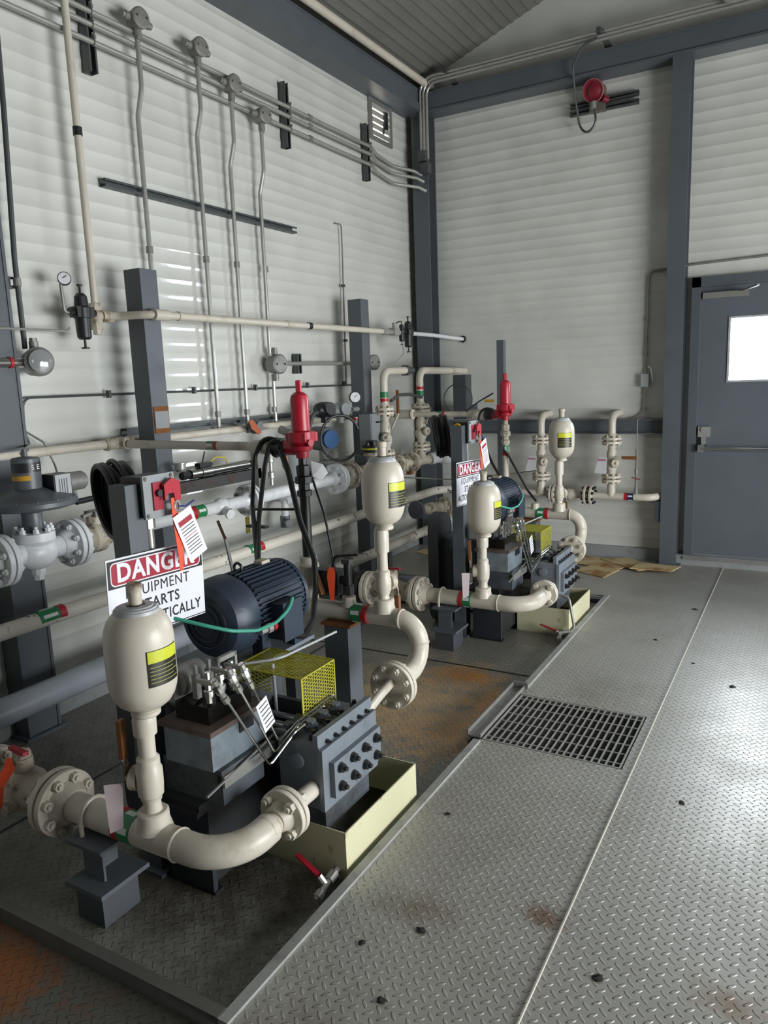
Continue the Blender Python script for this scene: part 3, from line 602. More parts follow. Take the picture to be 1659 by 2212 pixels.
# tall slate posts
def post(x, y, w, z1, label, cat='post', name='steel_post', m_=None, base=True, group=None, label2=None, z0=-0.04):
    t = T(name, label, cat, (x, y, z0), group, label2)
    mm = M(); mm.box(x-w/2, x+w/2, y-w/2, y+w/2, z0+0.01, z1); mm.bevel(0.004); t.part('tube', mm, m_ or steel)
    if base: mm = M(); mm.box(x-w*0.85, x+w*0.85, y-w*0.85, y+w*0.85, z0, z0+0.012); t.part('base_plate', mm, m_ or steel)
    return t
t = post(-3.07, 2.895, 0.115, 2.20, 'tall square slate post nearest the camera with a bare plate on its side')
mm = M(); mm.box(-3.0125, -3.008, 2.845, 2.95, 1.36, 1.50); t.part('bare_patch', mm, rustm, label='rust-edged bare patch'); mm = M(); mm.box(-3.0085, -3.006, 2.85, 2.945, 1.385, 1.475); t.part('bare_plate', mm, graybox)
post(-3.07, 5.05, 0.115, 2.20, 'tall square slate post further along the left wall with instruments')
post(-2.135, 5.62, 0.055, 1.86, 'slim dark upright behind the far red relief valve', name='steel_upright')

# ---------------------------------------------------------------- pipes along the left wall
t = T('header_pipe', 'cream pipe at chest height along the left wall with a tee', 'pipe', (-3.19, 2.4, 1.29))
HX = -3.19
mm = M(); mm.pipe([(HX, 0.2, 1.318), (HX, 2.70, 1.318)], 0.023, seg=16); mm.pipe([(HX, 2.72, 1.318), (HX, 4.9, 1.315), (HX, 5.36, 1.312), (-2.93, 5.36, 1.312)], 0.022, 0.06, seg=16); t.part('pipe', mm, cream)
mm = M(); mm.cyl((HX, 2.66, 1.318), (HX, 2.84, 1.318), 0.031, seg=18); mm.cyl((HX, 2.76, 1.318), (HX+0.06, 2.76, 1.318), 0.031, seg=18); mm.torus((HX, 2.675, 1.318), (0, 1, 0), 0.031, 0.006); mm.torus((HX, 2.825, 1.318), (0, 1, 0), 0.031, 0.006); t.part('tee_fitting', mm, cream2)
mm = M(); mm.cyl((HX, 1.9, 1.318), (HX, 1.95, 1.318), 0.028, seg=16); t.part('coupling', mm, cream2)
t = T('drain_header', 'cream worn pipe at knee height along the left wall with green and red tape', 'pipe', (-2.97, 1.5, 0.55))
mm = M(); mm.pipe([(-2.965, -0.5, 0.60), (-2.965, 4.8, 0.585), (-2.965, 5.75, 0.58), (-2.965, 6.25, 0.58), (-2.3, 6.25, 0.56)], 0.036, 0.22, seg=20); t.part('pipe', mm, creamworn)
t.marker((-2.965, 2.055, 0.598), (0, 1, 0), 0.036, 0.10, 0.035); t.marker((-2.965, 3.50, 0.594), (0, 1, 0), 0.036, 0.10, 0.035)
t = T('insulated_pipe', 'thick pale grey pipe near the floor along the left wall', 'pipe', (-2.99, 1.5, 0.16))
mm = M(); mm.pipe([(-2.99, -0.6, 0.235), (-2.99, 3.9, 0.235)], 0.062, seg=24); t.part('pipe', mm, mat('pale_grey_paint', '#a9b0ba', 0.3, dirt=0.3, dirtcol='#55585c', dscale=6)); mm = M(); mm.pipe([(-2.99, 3.9, 0.235), (-2.99, 6.44, 0.235)], 0.040, seg=20); mm.cyl((-2.99, 3.86, 0.235), (-2.99, 3.95, 0.235), 0.066, 0.042); t.part('reduced_pipe', mm, creamworn)
for y in (0.9, 3.2, 5.2):
    mm = M(); mm.box(-3.03, -2.95, y-0.03, y+0.03, -0.04, 0.17 if y < 4 else 0.2); t.part('pipe_support', mm, steel)
# main line ------------------------------------------------------
MX, MZ = -2.88, 0.925
t = T('main_pipe', 'white pipe with green and red tape and bolted flange on the left wall line', 'pipe', (MX, 3.2, 0.85))
mm = M(); mm.pipe([(MX, 2.62, MZ), (MX, 3.34, MZ)], 0.036, seg=20); t.part('pipe', mm, white)
t.marker((MX, 2.975, MZ), (0, 1, 0), 0.036, 0.07, 0.03, flip=-1)
t.flange((MX, 3.40, MZ), (0, 1, 0), 0.095, 0.02, 8, 0.010, white, 0.012, 0.036, bm_=galvd)
mm = M(); mm.sphere((MX, 3.16, MZ), 0.05, 0.9, 1.3, 1.0); mm.cyl((MX, 3.16, MZ), (MX+0.07, 3.14, MZ-0.03), 0.024, seg=12); mm.cyl((MX+0.07, 3.14, MZ-0.03), (MX+0.09, 3.135, MZ-0.035), 0.030, seg=6); t.part('plugged_boss', mm, white)
mm = M(); mm.box(MX+0.1, MX+0.103, 3.24, 3.275, MZ-0.165, MZ-0.07); t.part('brass_tag', mm, mat('brass_tag', '#8d7d35', 0.35, metal=0.7))
t = T('main_pipe', 'white pipe run between the black bolted flange and the far white flange', 'pipe', (MX, 3.9, 0.85))
mm = M(); mm.pipe([(MX, 3.46, MZ), (MX, 4.28, MZ)], 0.038, seg=20); t.part('pipe', mm, white)
t.flange((MX, 4.34, MZ), (0, 1, 0), 0.105, 0.022, 8, 0.010, white, 0.008, 0.038)
t = T('check_valve', 'cream flanged valve on the left wall line behind the near discharge dampener', 'valve', (MX, 4.6, 0.8))
mm = M(); mm.lathe([(0.040, 0), (0.045, 0.05), (0.075, 0.08), (0.085, 0.14), (0.075, 0.20), (0.045, 0.23), (0.040, 0.30)], (MX, 4.38, MZ), (0, 1, 0), 28); t.part('body', mm, cream2)
t.flange((MX, 4.52, MZ), (0, 1, 0), 0.10, 0.02, 8, 0.009, cream2, 0.01, 0.0)
t = T('flow_meter', 'cream meter neck topped with a black and yellow bolted flange', 'valve', (MX, 4.86, 0.9))
mm = M(); mm.lathe([(0.045, -0.02), (0.045, 0.03), (0.035, 0.05), (0.035, 0.08), (0.075, 0.09), (0.075, 0.115)], (MX, 4.86, MZ+0.02), (0, 0, 1), 24); mm.pipe([(MX, 4.68, MZ), (MX, 4.98, MZ)], 0.05, seg=18); t.part('neck', mm, cream2)
mm = M(); mm.lathe([(0.08, 0.116), (0.08, 0.136)], (MX, 4.86, MZ+0.02), (0, 0, 1), 28); mm.mi = 1; mm.lathe([(0.083, 0.136), (0.083, 0.150)], (MX, 4.86, MZ+0.02), (0, 0, 1), 28); mm.mi = 0; mm.lathe([(0.08, 0.150), (0.08, 0.165), (0.045, 0.17), (0.04, 0.20)], (MX, 4.86, MZ+0.02), (0, 0, 1), 28); t.part('striped_flange', mm, [blackm, yell])
t.bolts(t.o, [(MX+0.06*math.cos(k*PI/4), 4.86+0.06*math.sin(k*PI/4), MZ+0.18) for k in range(8)], (0, 0, 1), 0.009, 0.03, galvd)
# control valve at the far left
CVY = 1.985
t = T('control_valve', 'white globe control valve with grey diaphragm actuator at the left edge', 'valve', (MX, CVY, 0.82))
c = Vector((MX, CVY, MZ))
mm = M(); mm.sphere((MX, CVY, MZ-0.005), 0.085, 0.9, 1.15, 0.9); mm.cyl((MX, CVY-0.15, MZ), (MX, CVY+0.15, MZ), 0.048); mm.lathe([(0.06, 0.02), (0.085, 0.05), (0.085, 0.085), (0.06, 0.09)], c, (0, 0, 1), 24); mm.lathe([(0.03, -0.10), (0.03, -0.075)], c, (0, 0, 1), 10); mm.lathe([(0.022, -0.125), (0.022, -0.095)], c, (0, 0, 1), 6); t.part('body', mm, white)
t.bolts(t.o, [(MX+0.07*math.cos(k*PI/4+0.3), CVY+0.07*math.sin(k*PI/4+0.3), MZ+0.087) for k in range(8)], (0, 0, 1), 0.012, 0.03, white)
t.flange((MX, CVY-0.165, MZ-0.005), (0, 1, 0), 0.108, 0.024, 8, 0.011, white, 0.006, 0.05)
t.flange((MX, CVY+0.185, MZ+0.0), (0, 1, 0), 0.108, 0.024, 8, 0.011, white, 0.006, 0.05)
mm = M(); mm.lathe([(0.055, 0.09), (0.042, 0.12), (0.042, 0.17), (0.10, 0.185), (0.165, 0.192), (0.185, 0.20), (0.19, 0.205), (0.19, 0.222), (0.183, 0.232), (0.15, 0.240), (0.085, 0.262), (0.055, 0.275)], c, (0, 0, 1), 36); t.part('diaphragm_case', mm, act)
t.bolts(t.o, [(MX+0.18*math.cos(k*PI/7), CVY+0.18*math.sin(k*PI/7), MZ+0.216) for k in range(14)], (0, 0, 1), 0.007, 0.02, act)
mm = M(); mm.lathe([(0.055, 0.27), (0.057, 0.33), (0.057, 0.40), (0.05, 0.405), (0.012, 0.41), (0.01, 0.44)], c, (0, 0, 1), 28); t.part('spring_barrel', mm, act)
mm = M(); mm.lathe([(0.058, 0.345), (0.058, 0.385)], c, (0, 0, 1), 28, cap=False); t.part('nameplate', mm, blackm); 
mm = M(); mm.arcpatch((MX, CVY, MZ+0.322), (0, 0, 1), 0.0585, 0.02, -0.6, 1.2); t.part('warning_sticker', mm, mat('amber_sticker', '#c9962c', 0.5))
put_text('S E', 0.03, wtape, (MX+0.0592, CVY+0.002, MZ+0.365), (0, 1, 0), (0, 0, 1), t.o, t.loc)
t = T('valve_positioner', 'dark positioner box with a white label and round cap on the control valve', 'instrument', (MX+0.06, CVY+0.11, 1.14))
mm = M(); mm.box(MX+0.0, MX+0.085, CVY+0.062, CVY+0.15, 1.15, 1.25); mm.bevel(0.006); t.part('housing', mm, blackm)
mm = M(); mm.box(MX+0.085, MX+0.088, CVY+0.068, CVY+0.145, 1.152, 1.248); t.part('label_plate', mm, lightgrey); 
for k in range(4): mm = M(); mm.box(MX+0.088, MX+0.0885, CVY+0.085+k*0.012, CVY+0.09+k*0.012, 1.165, 1.23); t.part('printed_line', mm, act)
mm = M(); mm.cyl((MX+0.04, CVY+0.15, 1.205), (MX+0.04, CVY+0.235, 1.205), 0.042, seg=28); mm.cyl((MX+0.04, CVY+0.235, 1.205), (MX+0.04, CVY+0.245, 1.205), 0.036); t.part('cap', mm, galvd); mm = M(); mm.cyl((MX+0.03, CVY+0.2, 1.165), (MX+0.03, CVY+0.2, 1.10), 0.012, seg=10); t.part('mount', mm, galvd)
t = T('gate_valve', 'dirty cream flanged valve right of the white control valve', 'valve', (MX, 2.4, 0.85))
mm = M(); mm.lathe([(0.042, 0), (0.05, 0.04), (0.072, 0.06), (0.072, 0.12), (0.05, 0.14), (0.042, 0.2), (0.042, 0.42)], (MX, 2.2, MZ), (0, 1, 0), 26); mm.cyl((MX, 2.30, MZ), (MX, 2.30, MZ+0.11), 0.035); mm.cyl((MX, 2.44, MZ), (MX, 2.44, MZ+0.08), 0.03); mm.cyl((MX, 2.46, MZ+0.02), (MX, 2.46, MZ-0.09), 0.03); t.part('body', mm, cream2)
mm = M(); mm.bar((MX+0.02, 2.22, MZ+0.11), (MX+0.02, 2.40, MZ+0.14), 0.02, 0.012); mm.box(MX-0.03, MX+0.05, 2.27, 2.33, MZ+0.10, MZ+0.125); t.part('handle', mm, galvd)
mm = M(); mm.pipe([(MX+0.1, CVY+0.15, 1.12), (MX+0.12, 2.3, 1.13), (MX+0.1, 2.42, 1.08), (MX+0.05, 2.47, 0.99)], 0.013, 0.1, seg=10); single('hose', mm, black, 'short black hose curving from the actuator down to the cream valve', 'hose')

# ================================================================== ONE PUMP UNIT (copied 2.6 m further on)
DY = 2.6
P1, P2 = 'near', 'far'
SZ = 0.27; SY = 1.42; PR = 0.047
# suction line -----------------------------------------------------------
t = T('suction_pipe', 'cream suction pipe with a large elbow sweeping to the near pump, green and red tape', 'pipe', (-1.7, SY, 0.2), None, 'cream suction pipe with a large elbow sweeping to the far pump, green and red tape')
mm = M(); mm.pipe([(-2.03, SY, SZ), (-1.365, SY, SZ), (-1.365, 1.60, SZ+0.005)], PR, 0.145, seg=28, n=12); mm.lathe([(0.056, 0), (0.047, 0.03), (0.047, 0.055), (0.042, 0.06)], (-1.655, SY, SZ+PR*0.6), (0, 0, 1), 24); t.part('pipe', mm, cream)
for xx in (-1.555,): mm = M(); mm.torus((xx, SY, SZ), (1, 0, 0), PR, 0.0045, 36, 6); t.part('weld_seam', mm, cream)
mm = M(); mm.lathe([(PR, 0), (PR*0.98, 0.01), (0.032, 0.06), (0.032, 0.09)], (-1.365, 1.575, SZ+0.005), (0, 1, 0), 28); t.part('reducer', mm, cream2)
t.marker((-1.75, SY, SZ), (1, 0, 0), PR, 0.055, 0.026, flip=-1)
t.flange((-1.365, 1.68, SZ+0.01), (0, 1, 0), 0.082, 0.019, 4, 0.014, cream, 0.004, 0.036, Rb=0.062)
mm = M(); mm.cyl((-1.365, 1.71, SZ+0.01), (-1.365, 1.84, SZ+0.01), 0.028, seg=20); mm.torus((-1.365, 1.74, SZ+0.01), (0, 1, 0), 0.028, 0.003); t.part('pipe_nipple', mm, cream)
t.flange((-2.085, SY, SZ), (1, 0, 0), 0.108, 0.024, 8, 0.014, cream, 0.008, 0.052)
mm = M(); mm.pipe([(-1.925, SY+0.052, SZ-0.05), (-1.925, SY+0.052, SZ+0.0)]+[(-1.925, SY+0.054*math.cos(a), SZ+0.054*math.sin(a)) for a in [PI*k/8 for k in range(9)]]+[(-1.925, SY-0.054, SZ-0.05)], 0.007, seg=8); t.part('u_bolt', mm, cream)
t = T('pipe_stand', 'slate steel stand with a flat top under the near suction pipe', 'stand', (-1.86, SY-0.05, -0.04), None, 'slate steel stand with a flat top under the far suction pipe')
mm = M(); mm.box(-1.955, -1.80, SY-0.09, SY+0.09, SZ-PR-0.014, SZ-PR-0.002); t.part('top_plate', mm, steel)
mm = M(); mm.box(-1.91, -1.90, SY-0.05, SY+0.05, 0.09, SZ-PR-0.014); mm.box(-1.93, -1.84, SY-0.055, SY-0.047, 0.09, SZ-PR-0.014); t.part('web', mm, steel)
mm = M(); mm.box(-1.955, -1.79, SY-0.11, SY+0.08, 0.075, 0.09); t.part('shelf', mm, steel)
mm = M(); mm.box(-1.935, -1.815, SY-0.09, SY+0.05, -0.04, 0.075); mm.bevel(0.004); t.part('pedestal', mm, steeld)
# pulsation dampener (shape shared)
def dampener(c, R_, z0, z1, label, label2, yaw):
    x, y = c; t = T('pulsation_dampener', label, 'tank', (x, y, z0), None, label2)
    H = z1-z0; mm = M()
    prof = [(R_*0.40, 0), (R_*0.43, 0.004), (R_*0.43, 0.014), (R_*0.36, 0.018), (R_*0.40, 0.022), (R_*0.58, 0.030), (R_*0.76, 0.044), (R_*0.89, 0.064), (R_*0.97, 0.088), (R_, 0.115), (R_, H-0.095), (R_*0.985, H-0.072), (R_*0.94, H-0.050), (R_*0.85, H-0.030), (R_*0.72, H-0.014), (R_*0.58, H-0.004)]
    mm.lathe(prof, (x, y, z0), (0, 0, 1), 48); t.part('vessel', mm, cream)
    mm = M(); mm.lathe([(R_*0.66, H-0.012), (R_*0.64, H+0.0), (R_*0.60, H+0.001), (R_*0.58, H+0.006), (R_*0.50, H+0.007), (R_*0.48, H+0.010), (0.02, H+0.012)], (x, y, z0), (0, 0, 1), 40); t.part('cap_ring', mm, lightgrey)
    mm = M(); mm.lathe([(0.030, H+0.002), (0.030, H+0.012), (0.02, H+0.014)], (x, y, z0), (0, 0, 1), 6); t.part('nut', mm, blackm)
    mm = M(); mm.lathe([(0.019, H+0.010), (0.019, H+0.050), (0.022, H+0.052), (0.022, H+0.072), (0.018, H+0.075)], (x, y, z0), (0, 0, 1), 16); t.part('nipple', mm, cream2)
    zc = z0+H*0.52; 
    mm = M(); mm.arcpatch((x, y, zc), (0, 0, 1), R_+0.0012, 0.105, yaw-0.57, yaw+0.57, 16); p = t.part('label', mm, blacklab)
    mm = M(); mm.arcpatch((x, y, zc+0.034), (0, 0, 1), R_+0.0022, 0.034, yaw-0.54, yaw+0.54, 16); t.part('label_band', mm, yell, p)
    for k in range(5): mm = M(); mm.arcpatch((x, y, zc+0.004-k*0.011), (0, 0, 1), R_+0.0022, 0.0028, yaw-0.5, yaw+0.5-0.2*(k % 2), 10); t.part('printed_line', mm, mat('label_print', '#8b8c4a', 0.5), p)
    return t
dampener((-1.643, SY), 0.098, 0.665, 0.985, 'near cream pulsation dampener bottle, closest to the camera, in front of the big danger sign', 'cream pulsation dampener bottle in front of the far danger sign', PI/2)
def damper_valve(x, y, zb, z1, z2, z3, ztop, label, label2, hdir, hz, hlen, flip=1, k=0.74):
    t = T('ball_valve', label, 'valve', (x, y, zb), None, label2)
    mm = M(); mm.lathe([(r_*k, z_) for r_, z_ in [(0.05, zb), (0.052, zb+0.02), (0.038, zb+0.03), (0.034, z1), (0.040, z1+0.002), (0.042, z1+0.012), (0.050, z1+0.02), (0.053, z1+0.05), (0.053, z2-0.04), (0.046, z2-0.03), (0.046, z2-0.005), (0.040, z2), (0.034, z2+0.004), (0.034, z3), (0.046, z3+0.002), (0.047, z3+0.04), (0.047, ztop-0.02), (0.04, ztop)]], (x, y, 0), (0, 0, 1), 28); t.part('body', mm, cream)
    h = Vector(hdir).normalized(); b = Vector((x, y, (z1+z2)/2-0.005)); mm = M(); mm.lathe([(0.036, 0.03), (0.038, 0.055), (0.022, 0.06), (0.014, 0.062), (0.014, 0.078)], b, h, 20); t.part('stem', mm, cream2)
    s_ = Vector((0, 0, 1)); e = b+h*0.074
    q = e+Vector((-h.y, h.x, 0))*0.012*flip
    mm = M(); mm.bar(e, q+s_*hz*0.45, 0.022, 0.006, up=h); t.part('lever', mm, cream2)
    mm = M(); mm.bar(q+s_*hz*0.42, q+s_*hz*0.42+s_*hlen, 0.026, 0.014, up=h); mm.bevel(0.004); t.part('grip', mm, brown, label='brown plastic grip')
    return t
damper_valve(-1.655, SY, 0.325, 0.39, 0.53, 0.60, 0.668, 'cream ball valve with brown grip below the nearest dampener bottle', 'cream ball valve with brown grip below the bottle at the far danger sign', (-1, -0.25, 0), 0.16, 0.12)
# discharge line ---------------------------------------------------------
DYL = 2.72; DZ = 0.575; DR = 0.041
t = T('discharge_pipe', 'cream discharge pipe of the near pump curving down to a round blind flange', 'pipe', (-1.8, DYL, 0.45), None, 'cream discharge pipe of the far pump curving down to a round flange')
mm = M(); mm.pipe([(-2.06, DYL, DZ), (-1.425, DYL+0.01, DZ), (-1.425, DYL+0.02, 0.375), (-1.43, 2.55, 0.37)], DR, 0.10, seg=26, n=10); mm.lathe([(0.052, 0), (0.046, 0.03), (0.046, 0.055), (0.04, 0.06)], (-1.585, DYL, DZ+DR*0.6), (0, 0, 1), 24); mm.lathe([(0.034, 0), (0.03, 0.03), (0.03, 0.045)], (-1.765, DYL, DZ+DR*0.7), (0, 0, 1), 20)
t.part('pipe', mm, cream)
for p, a in (((-1.50, DYL+0.003, DZ), (1, 0, 0)), ((-1.425, DYL+0.015, 0.48), (0, 0, 1)), ((-2.03, DYL, DZ), (1, 0, 0))): mm = M(); mm.torus(p, a, DR, 0.004, 32, 6); t.part('weld_seam', mm, cream)
t.marker((-1.715, DYL, DZ), (1, 0, 0), DR, 0.06, 0.024)
t.flange((-1.43, 2.505, 0.37), (0, 1, 0), 0.098, 0.02, 8, 0.012, cream, 0.005, 0.045, neck=(0, 1))
mm = M(); mm.pipe([(-1.345, 2.10, 0.405), (-1.40, 2.34, 0.395), (-1.43, 2.48, 0.385)], 0.0185, 0.1, seg=14); t.part('outlet_tube', mm, cream)
t = T('pipe_stand', 'square slate pedestal carrying the near discharge pipe', 'stand', (-1.80, DYL, -0.04), None, 'square slate pedestal carrying the far discharge pipe')
mm = M(); mm.box(-1.87, -1.745, DYL-0.055, DYL+0.055, -0.03, DZ-DR-0.016); mm.bevel(0.003); t.part('pedestal', mm, steel); mm = M(); mm.box(-1.885, -1.73, DYL-0.06, DYL+0.06, DZ-DR-0.016, DZ-DR-0.004); t.part('top_plate', mm, rustm); mm = M(); mm.box(-1.89, -1.72, DYL-0.08, DYL+0.08, -0.04, -0.03); t.part('base_plate', mm, steel)
DAMP2 = dampener((-1.568, DYL), 0.091, 0.968, 1.268, 'cream pulsation dampener bottle standing on the near discharge pipe', 'farthest cream pulsation dampener bottle, in front of the back wall', 1.34)
damper_valve(-1.585, DYL, 0.63, 0.675, 0.785, 0.865, 0.97, 'cream ball valve between the near discharge pipe and its bottle', 'cream ball valve between the far discharge pipe and its bottle', (0.25, 1, 0), -0.16, -0.13, flip=-1, k=0.68)
# relief riser with red relief valve
RXV, RYV = -2.01, 2.765
t = T('relief_valve', 'red spring relief valve standing in front of the left wall above the near pump', 'valve', (RXV, RYV, 1.26), None, 'red spring relief valve standing above the far pump')
c = (RXV, RYV, 1.26)
mm = M(); mm.lathe([(0.028, 0), (0.030, 0.03), (0.046, 0.035), (0.050, 0.055), (0.040, 0.06), (0.050, 0.068), (0.062, 0.075), (0.064, 0.118), (0.05, 0.122), (0.042, 0.125)], c, (0, 0, 1), 24); mm.box(RXV-0.05, RXV+0.055, RYV-0.05, RYV+0.05, 1.335, 1.375); mm.cyl((RXV-0.11, RYV, 1.305), (RXV, RYV, 1.305), 0.034); mm.cyl((RXV+0.03, RYV-0.01, 1.33), (RXV+0.066, RYV-0.02, 1.33), 0.018, seg=6); t.part('body', mm, red)
mm = M(); mm.lathe([(0.042, 0.12), (0.041, 0.20), (0.042, 0.262), (0.037, 0.282), (0.022, 0.294), (0.012, 0.297)], c, (0, 0, 1), 24); t.part('bonnet', mm, red)
mm = M(); mm.lathe([(0.014, 0.29), (0.014, 0.345), (0.010, 0.348)], c, (0, 0, 1), 6); t.part('adjusting_screw', mm, red)
t = T('relief_riser', 'black vertical riser with union fittings below the near red relief valve', 'pipe', (RXV, RYV, 0.62), None, 'cream and steel vertical riser below the far red relief valve')
RISER = t
mm = M(); mm.cyl((RXV, RYV, 0.80), (RXV, RYV, 1.10), 0.024, seg=16); RP = t.part('pipe', mm, black)
mm = M(); mm.lathe([(0.02, 1.08), (0.034, 1.085), (0.036, 1.11), (0.026, 1.115), (0.026, 1.14), (0.040, 1.145), (0.040, 1.175), (0.030, 1.18), (0.032, 1.20), (0.032, 1.225), (0.02, 1.23), (0.02, 1.262)], (RXV, RYV, 0), (0, 0, 1), 8); t.part('union', mm, blackm)
mm = M(); mm.lathe([(0.040, 0.60), (0.034, 0.635), (0.042, 0.64), (0.042, 0.67), (0.050, 0.675), (0.050, 0.765), (0.042, 0.77), (0.042, 0.80), (0.03, 0.802)], (RXV, RYV, 0), (0, 0, 1), 24); t.part('check_valve', mm, cream)
mm = M(); mm.cyl((RXV, RYV, 0.56), (RXV, RYV, 0.61), 0.04, seg=20); t.part('elbow_stub', mm, cream)
# relief discharge pipe to the wall header
t = T('relief_pipe', 'tan pipe with green and red tape leading to the near red relief valve', 'pipe', (-2.6, 2.765, 1.28), None, 'cream pipe with green and red tape reaching the far red relief valve')
RZ = 1.312
mm = M(); mm.cyl((-2.28, RYV, RZ-0.003), (-3.12, RYV-0.004, RZ), 0.0215, seg=18); t.part('pipe', mm, cream)
mm = M(); mm.lathe([(0.0215, 0), (0.030, 0.03), (0.036, 0.10), (0.036, 0.16), (0.028, 0.17)], (-2.32, RYV, RZ-0.004), (1, 0, 0), 24); t.part('reducer', mm, cream)
t.marker((-2.55, RYV, RZ-0.002), (1, 0, 0), 0.0215, 0.05, 0.02)
mm = M(); mm.cyl((-2.16, RYV, RZ-0.006), (-2.11, RYV, RZ-0.006), 0.044, seg=20); mm.torus((-2.155, RYV, RZ-0.006), (1, 0, 0), 0.036, 0.012); t.part('union', mm, blackm)
# hoses looped over the relief pipe
def hose(pts, r, label, label2=None, m_=None, name='hose', cat='hose', bend=0.08, group=None):
    mm = M(); mm.pipe(pts, r, bend, seg=10, n=8); return single(name, mm, m_ or black, label, cat, group, label2, origin=pts[0])
# motor ------------------------------------------------------------------
MXX, MZZ = -1.89, 0.745
t = T('electric_motor', 'dark blue finned electric motor behind the near danger sign', 'motor', (MXX, 2.1, 0.56), None, 'dark blue finned electric motor behind the far danger sign')
R_ = 0.132; MY = 2.08
mm = M(); mm.lathe([(R_, 0), (R_, 0.30)], (MXX, MY, MZZ), (0, 1, 0), 40)
for k in range(44):
    a = 2*PI*k/44
    if -2.2 < ((a+PI) % (2*PI))-PI < -0.9: continue
    u = Vector((math.cos(a), 0, math.sin(a))); c0 = Vector((MXX, MY+0.015, MZZ)); mm.bar(c0+u*(R_+0.006), c0+u*(R_+0.006)+Vector((0, 0.27, 0)), 0.0045, 0.022, up=u)
t.part('finned_frame', mm, motorb)
mm = M(); mm.lathe([(0.05, -0.135), (0.10, -0.132), (0.135, -0.115), (0.150, -0.085), (0.154, -0.05), (0.154, -0.01), (0.148, 0.0)], (MXX, MY, MZZ), (0, 1, 0), 44); fc = t.part('fan_cover', mm, motorb)
for rr in (0.045, 0.07, 0.095): mm = M(); mm.torus((MXX, MY-0.136, MZZ), (0, 1, 0), rr, 0.003, 36, 6); t.part('grille_ring', mm, blackm, fc)
mm = M(); mm.lathe([(0.140, 0.30), (0.143, 0.315), (0.115, 0.35), (0.06, 0.365), (0.02, 0.37), (0.02, 0.44)], (MXX, MY, MZZ), (0, 1, 0), 40); t.part('end_bell', mm, motorb)
mm = M(); mm.box(MXX+0.10, MXX+0.195, 2.145, 2.255, MZZ-0.105, MZZ+0.035); mm.bevel(0.012); t.part('terminal_box', mm, motorb); mm = M(); mm.box(MXX+0.195, MXX+0.207, 2.14, 2.26, MZZ-0.11, MZZ+0.04); mm.bevel(0.005); t.part('terminal_box_cover', mm, motorb)
mm = M(); mm.torus((MXX, MY+0.06, MZZ+R_+0.03), (0, 1, 0), 0.018, 0.0055, 20, 8); mm.cyl((MXX, MY+0.06, MZZ+R_-0.01), (MXX, MY+0.06, MZZ+R_+0.014), 0.008); t.part('lifting_eye', mm, blackm)
mm = M(); mm.box(MXX-0.02, MXX+0.02, 2.26, 2.31, MZZ+R_*0.98, MZZ+R_+0.028); mm.bevel(0.004); t.part('name_plate_boss', mm, cream2)
for xx in (-0.10, 0.10):
    for yy in (2.13, 2.33): mm = M(); mm.box(MXX+xx-0.025, MXX+xx+0.025, yy-0.025, yy+0.025, 0.56, MZZ-0.08); t.part('foot', mm, motorb)
mm = M(); mm.cyl((-1.725, 2.146, 0.70), (-1.725, 2.05, 0.70), 0.012, seg=12); mm.cyl((-1.725, 2.11, 0.70), (-1.725, 2.085, 0.70), 0.019, seg=8); t.part('cable_gland', mm, galv); mm = M(); mm.cyl((-1.725, 2.135, 0.70), (-1.725, 2.118, 0.70), 0.018, seg=12); t.part('color_band', mm, redb)
t = T('motor_stand', 'grey steel table carrying the near blue motor', 'stand', (-1.95, 2.1, -0.04), None, 'grey steel table carrying the far blue motor')
mm = M(); mm.box(-2.10, -1.765, 1.80, 2.44, 0.545, 0.56); t.part('top_plate', mm, pumpg)
for xx in (-2.07, -1.862):
    for yy in (1.83, 2.41): mm = M(); mm.box(xx-0.025, xx+0.025, yy-0.025, yy+0.025, -0.04, 0.545); t.part('leg', mm, steeld)
mm = M(); mm.box(-2.09, -1.775, 1.805, 1.815, 0.47, 0.545); t.part('apron', mm, pumpd)
t = T('belt_guard', 'dark round-ended belt guard behind the near pump', 'guard', (-2.32, 2.2, 0.1), None, 'large dark round-ended belt guard behind the far sign post')
mm = M(); pts = [(-2.18, 1.86+0.11*math.cos(a), 0.60+0.11*math.sin(a)) for a in [PI*k/10 for k in range(11)]]+[(-2.18, 1.86+0.11*math.cos(a), 0.07+0.11*math.sin(a)) for a in [PI+PI*k/10 for k in range(11)]]
mm.prism(pts, (0.075, 0, 0)); mm.bevel(0.01, 1); t.part('housing', mm, mat('guard_dark', '#44474a', 0.4, dirt=0.4, dirtcol='#222324'))
# pump: power end, lubricator tank, fluid end -----------------------------
t = T('plunger_pump', 'grey plunger pump with bolted cover plate over the near drip tray', 'pump', (-1.6, 2.0, 0.1), None, 'grey plunger pump with bolted cover plate over the far drip tray')
mm = M(); mm.box(-1.825, -1.745, 1.88, 2.18, 0.302, 0.50); mm.bevel(0.015); t.part('crankcase', mm, pumpd)
mm = M(); mm.box(-1.745, -1.50, 1.88, 1.90, 0.302, 0.42); mm.box(-1.745, -1.50, 2.12, 2.14, 0.302, 0.42); mm.box(-1.745, -1.50, 1.90, 2.12, 0.302, 0.315); t.part('cradle', mm, pumpd)
for k in range(3): mm = M(); yy = 1.945+k*0.065; mm.cyl((-1.75, yy, 0.37), (-1.50, yy, 0.37), 0.018, seg=14); mm.cyl((-1.60, yy, 0.37), (-1.50, yy, 0.37), 0.027, seg=8); t.part('plunger', mm, stain)
mm = M(); mm.box(-1.50, -1.335, 1.835, 2.165, 0.21, 0.425); mm.bevel(0.006); HD = t.part('fluid_end', mm, pumpg)
mm = M(); mm.box(-1.335, -1.318, 1.828, 2.172, 0.21, 0.425); mm.bevel(0.003); t.part('side_plate', mm, pumpg)
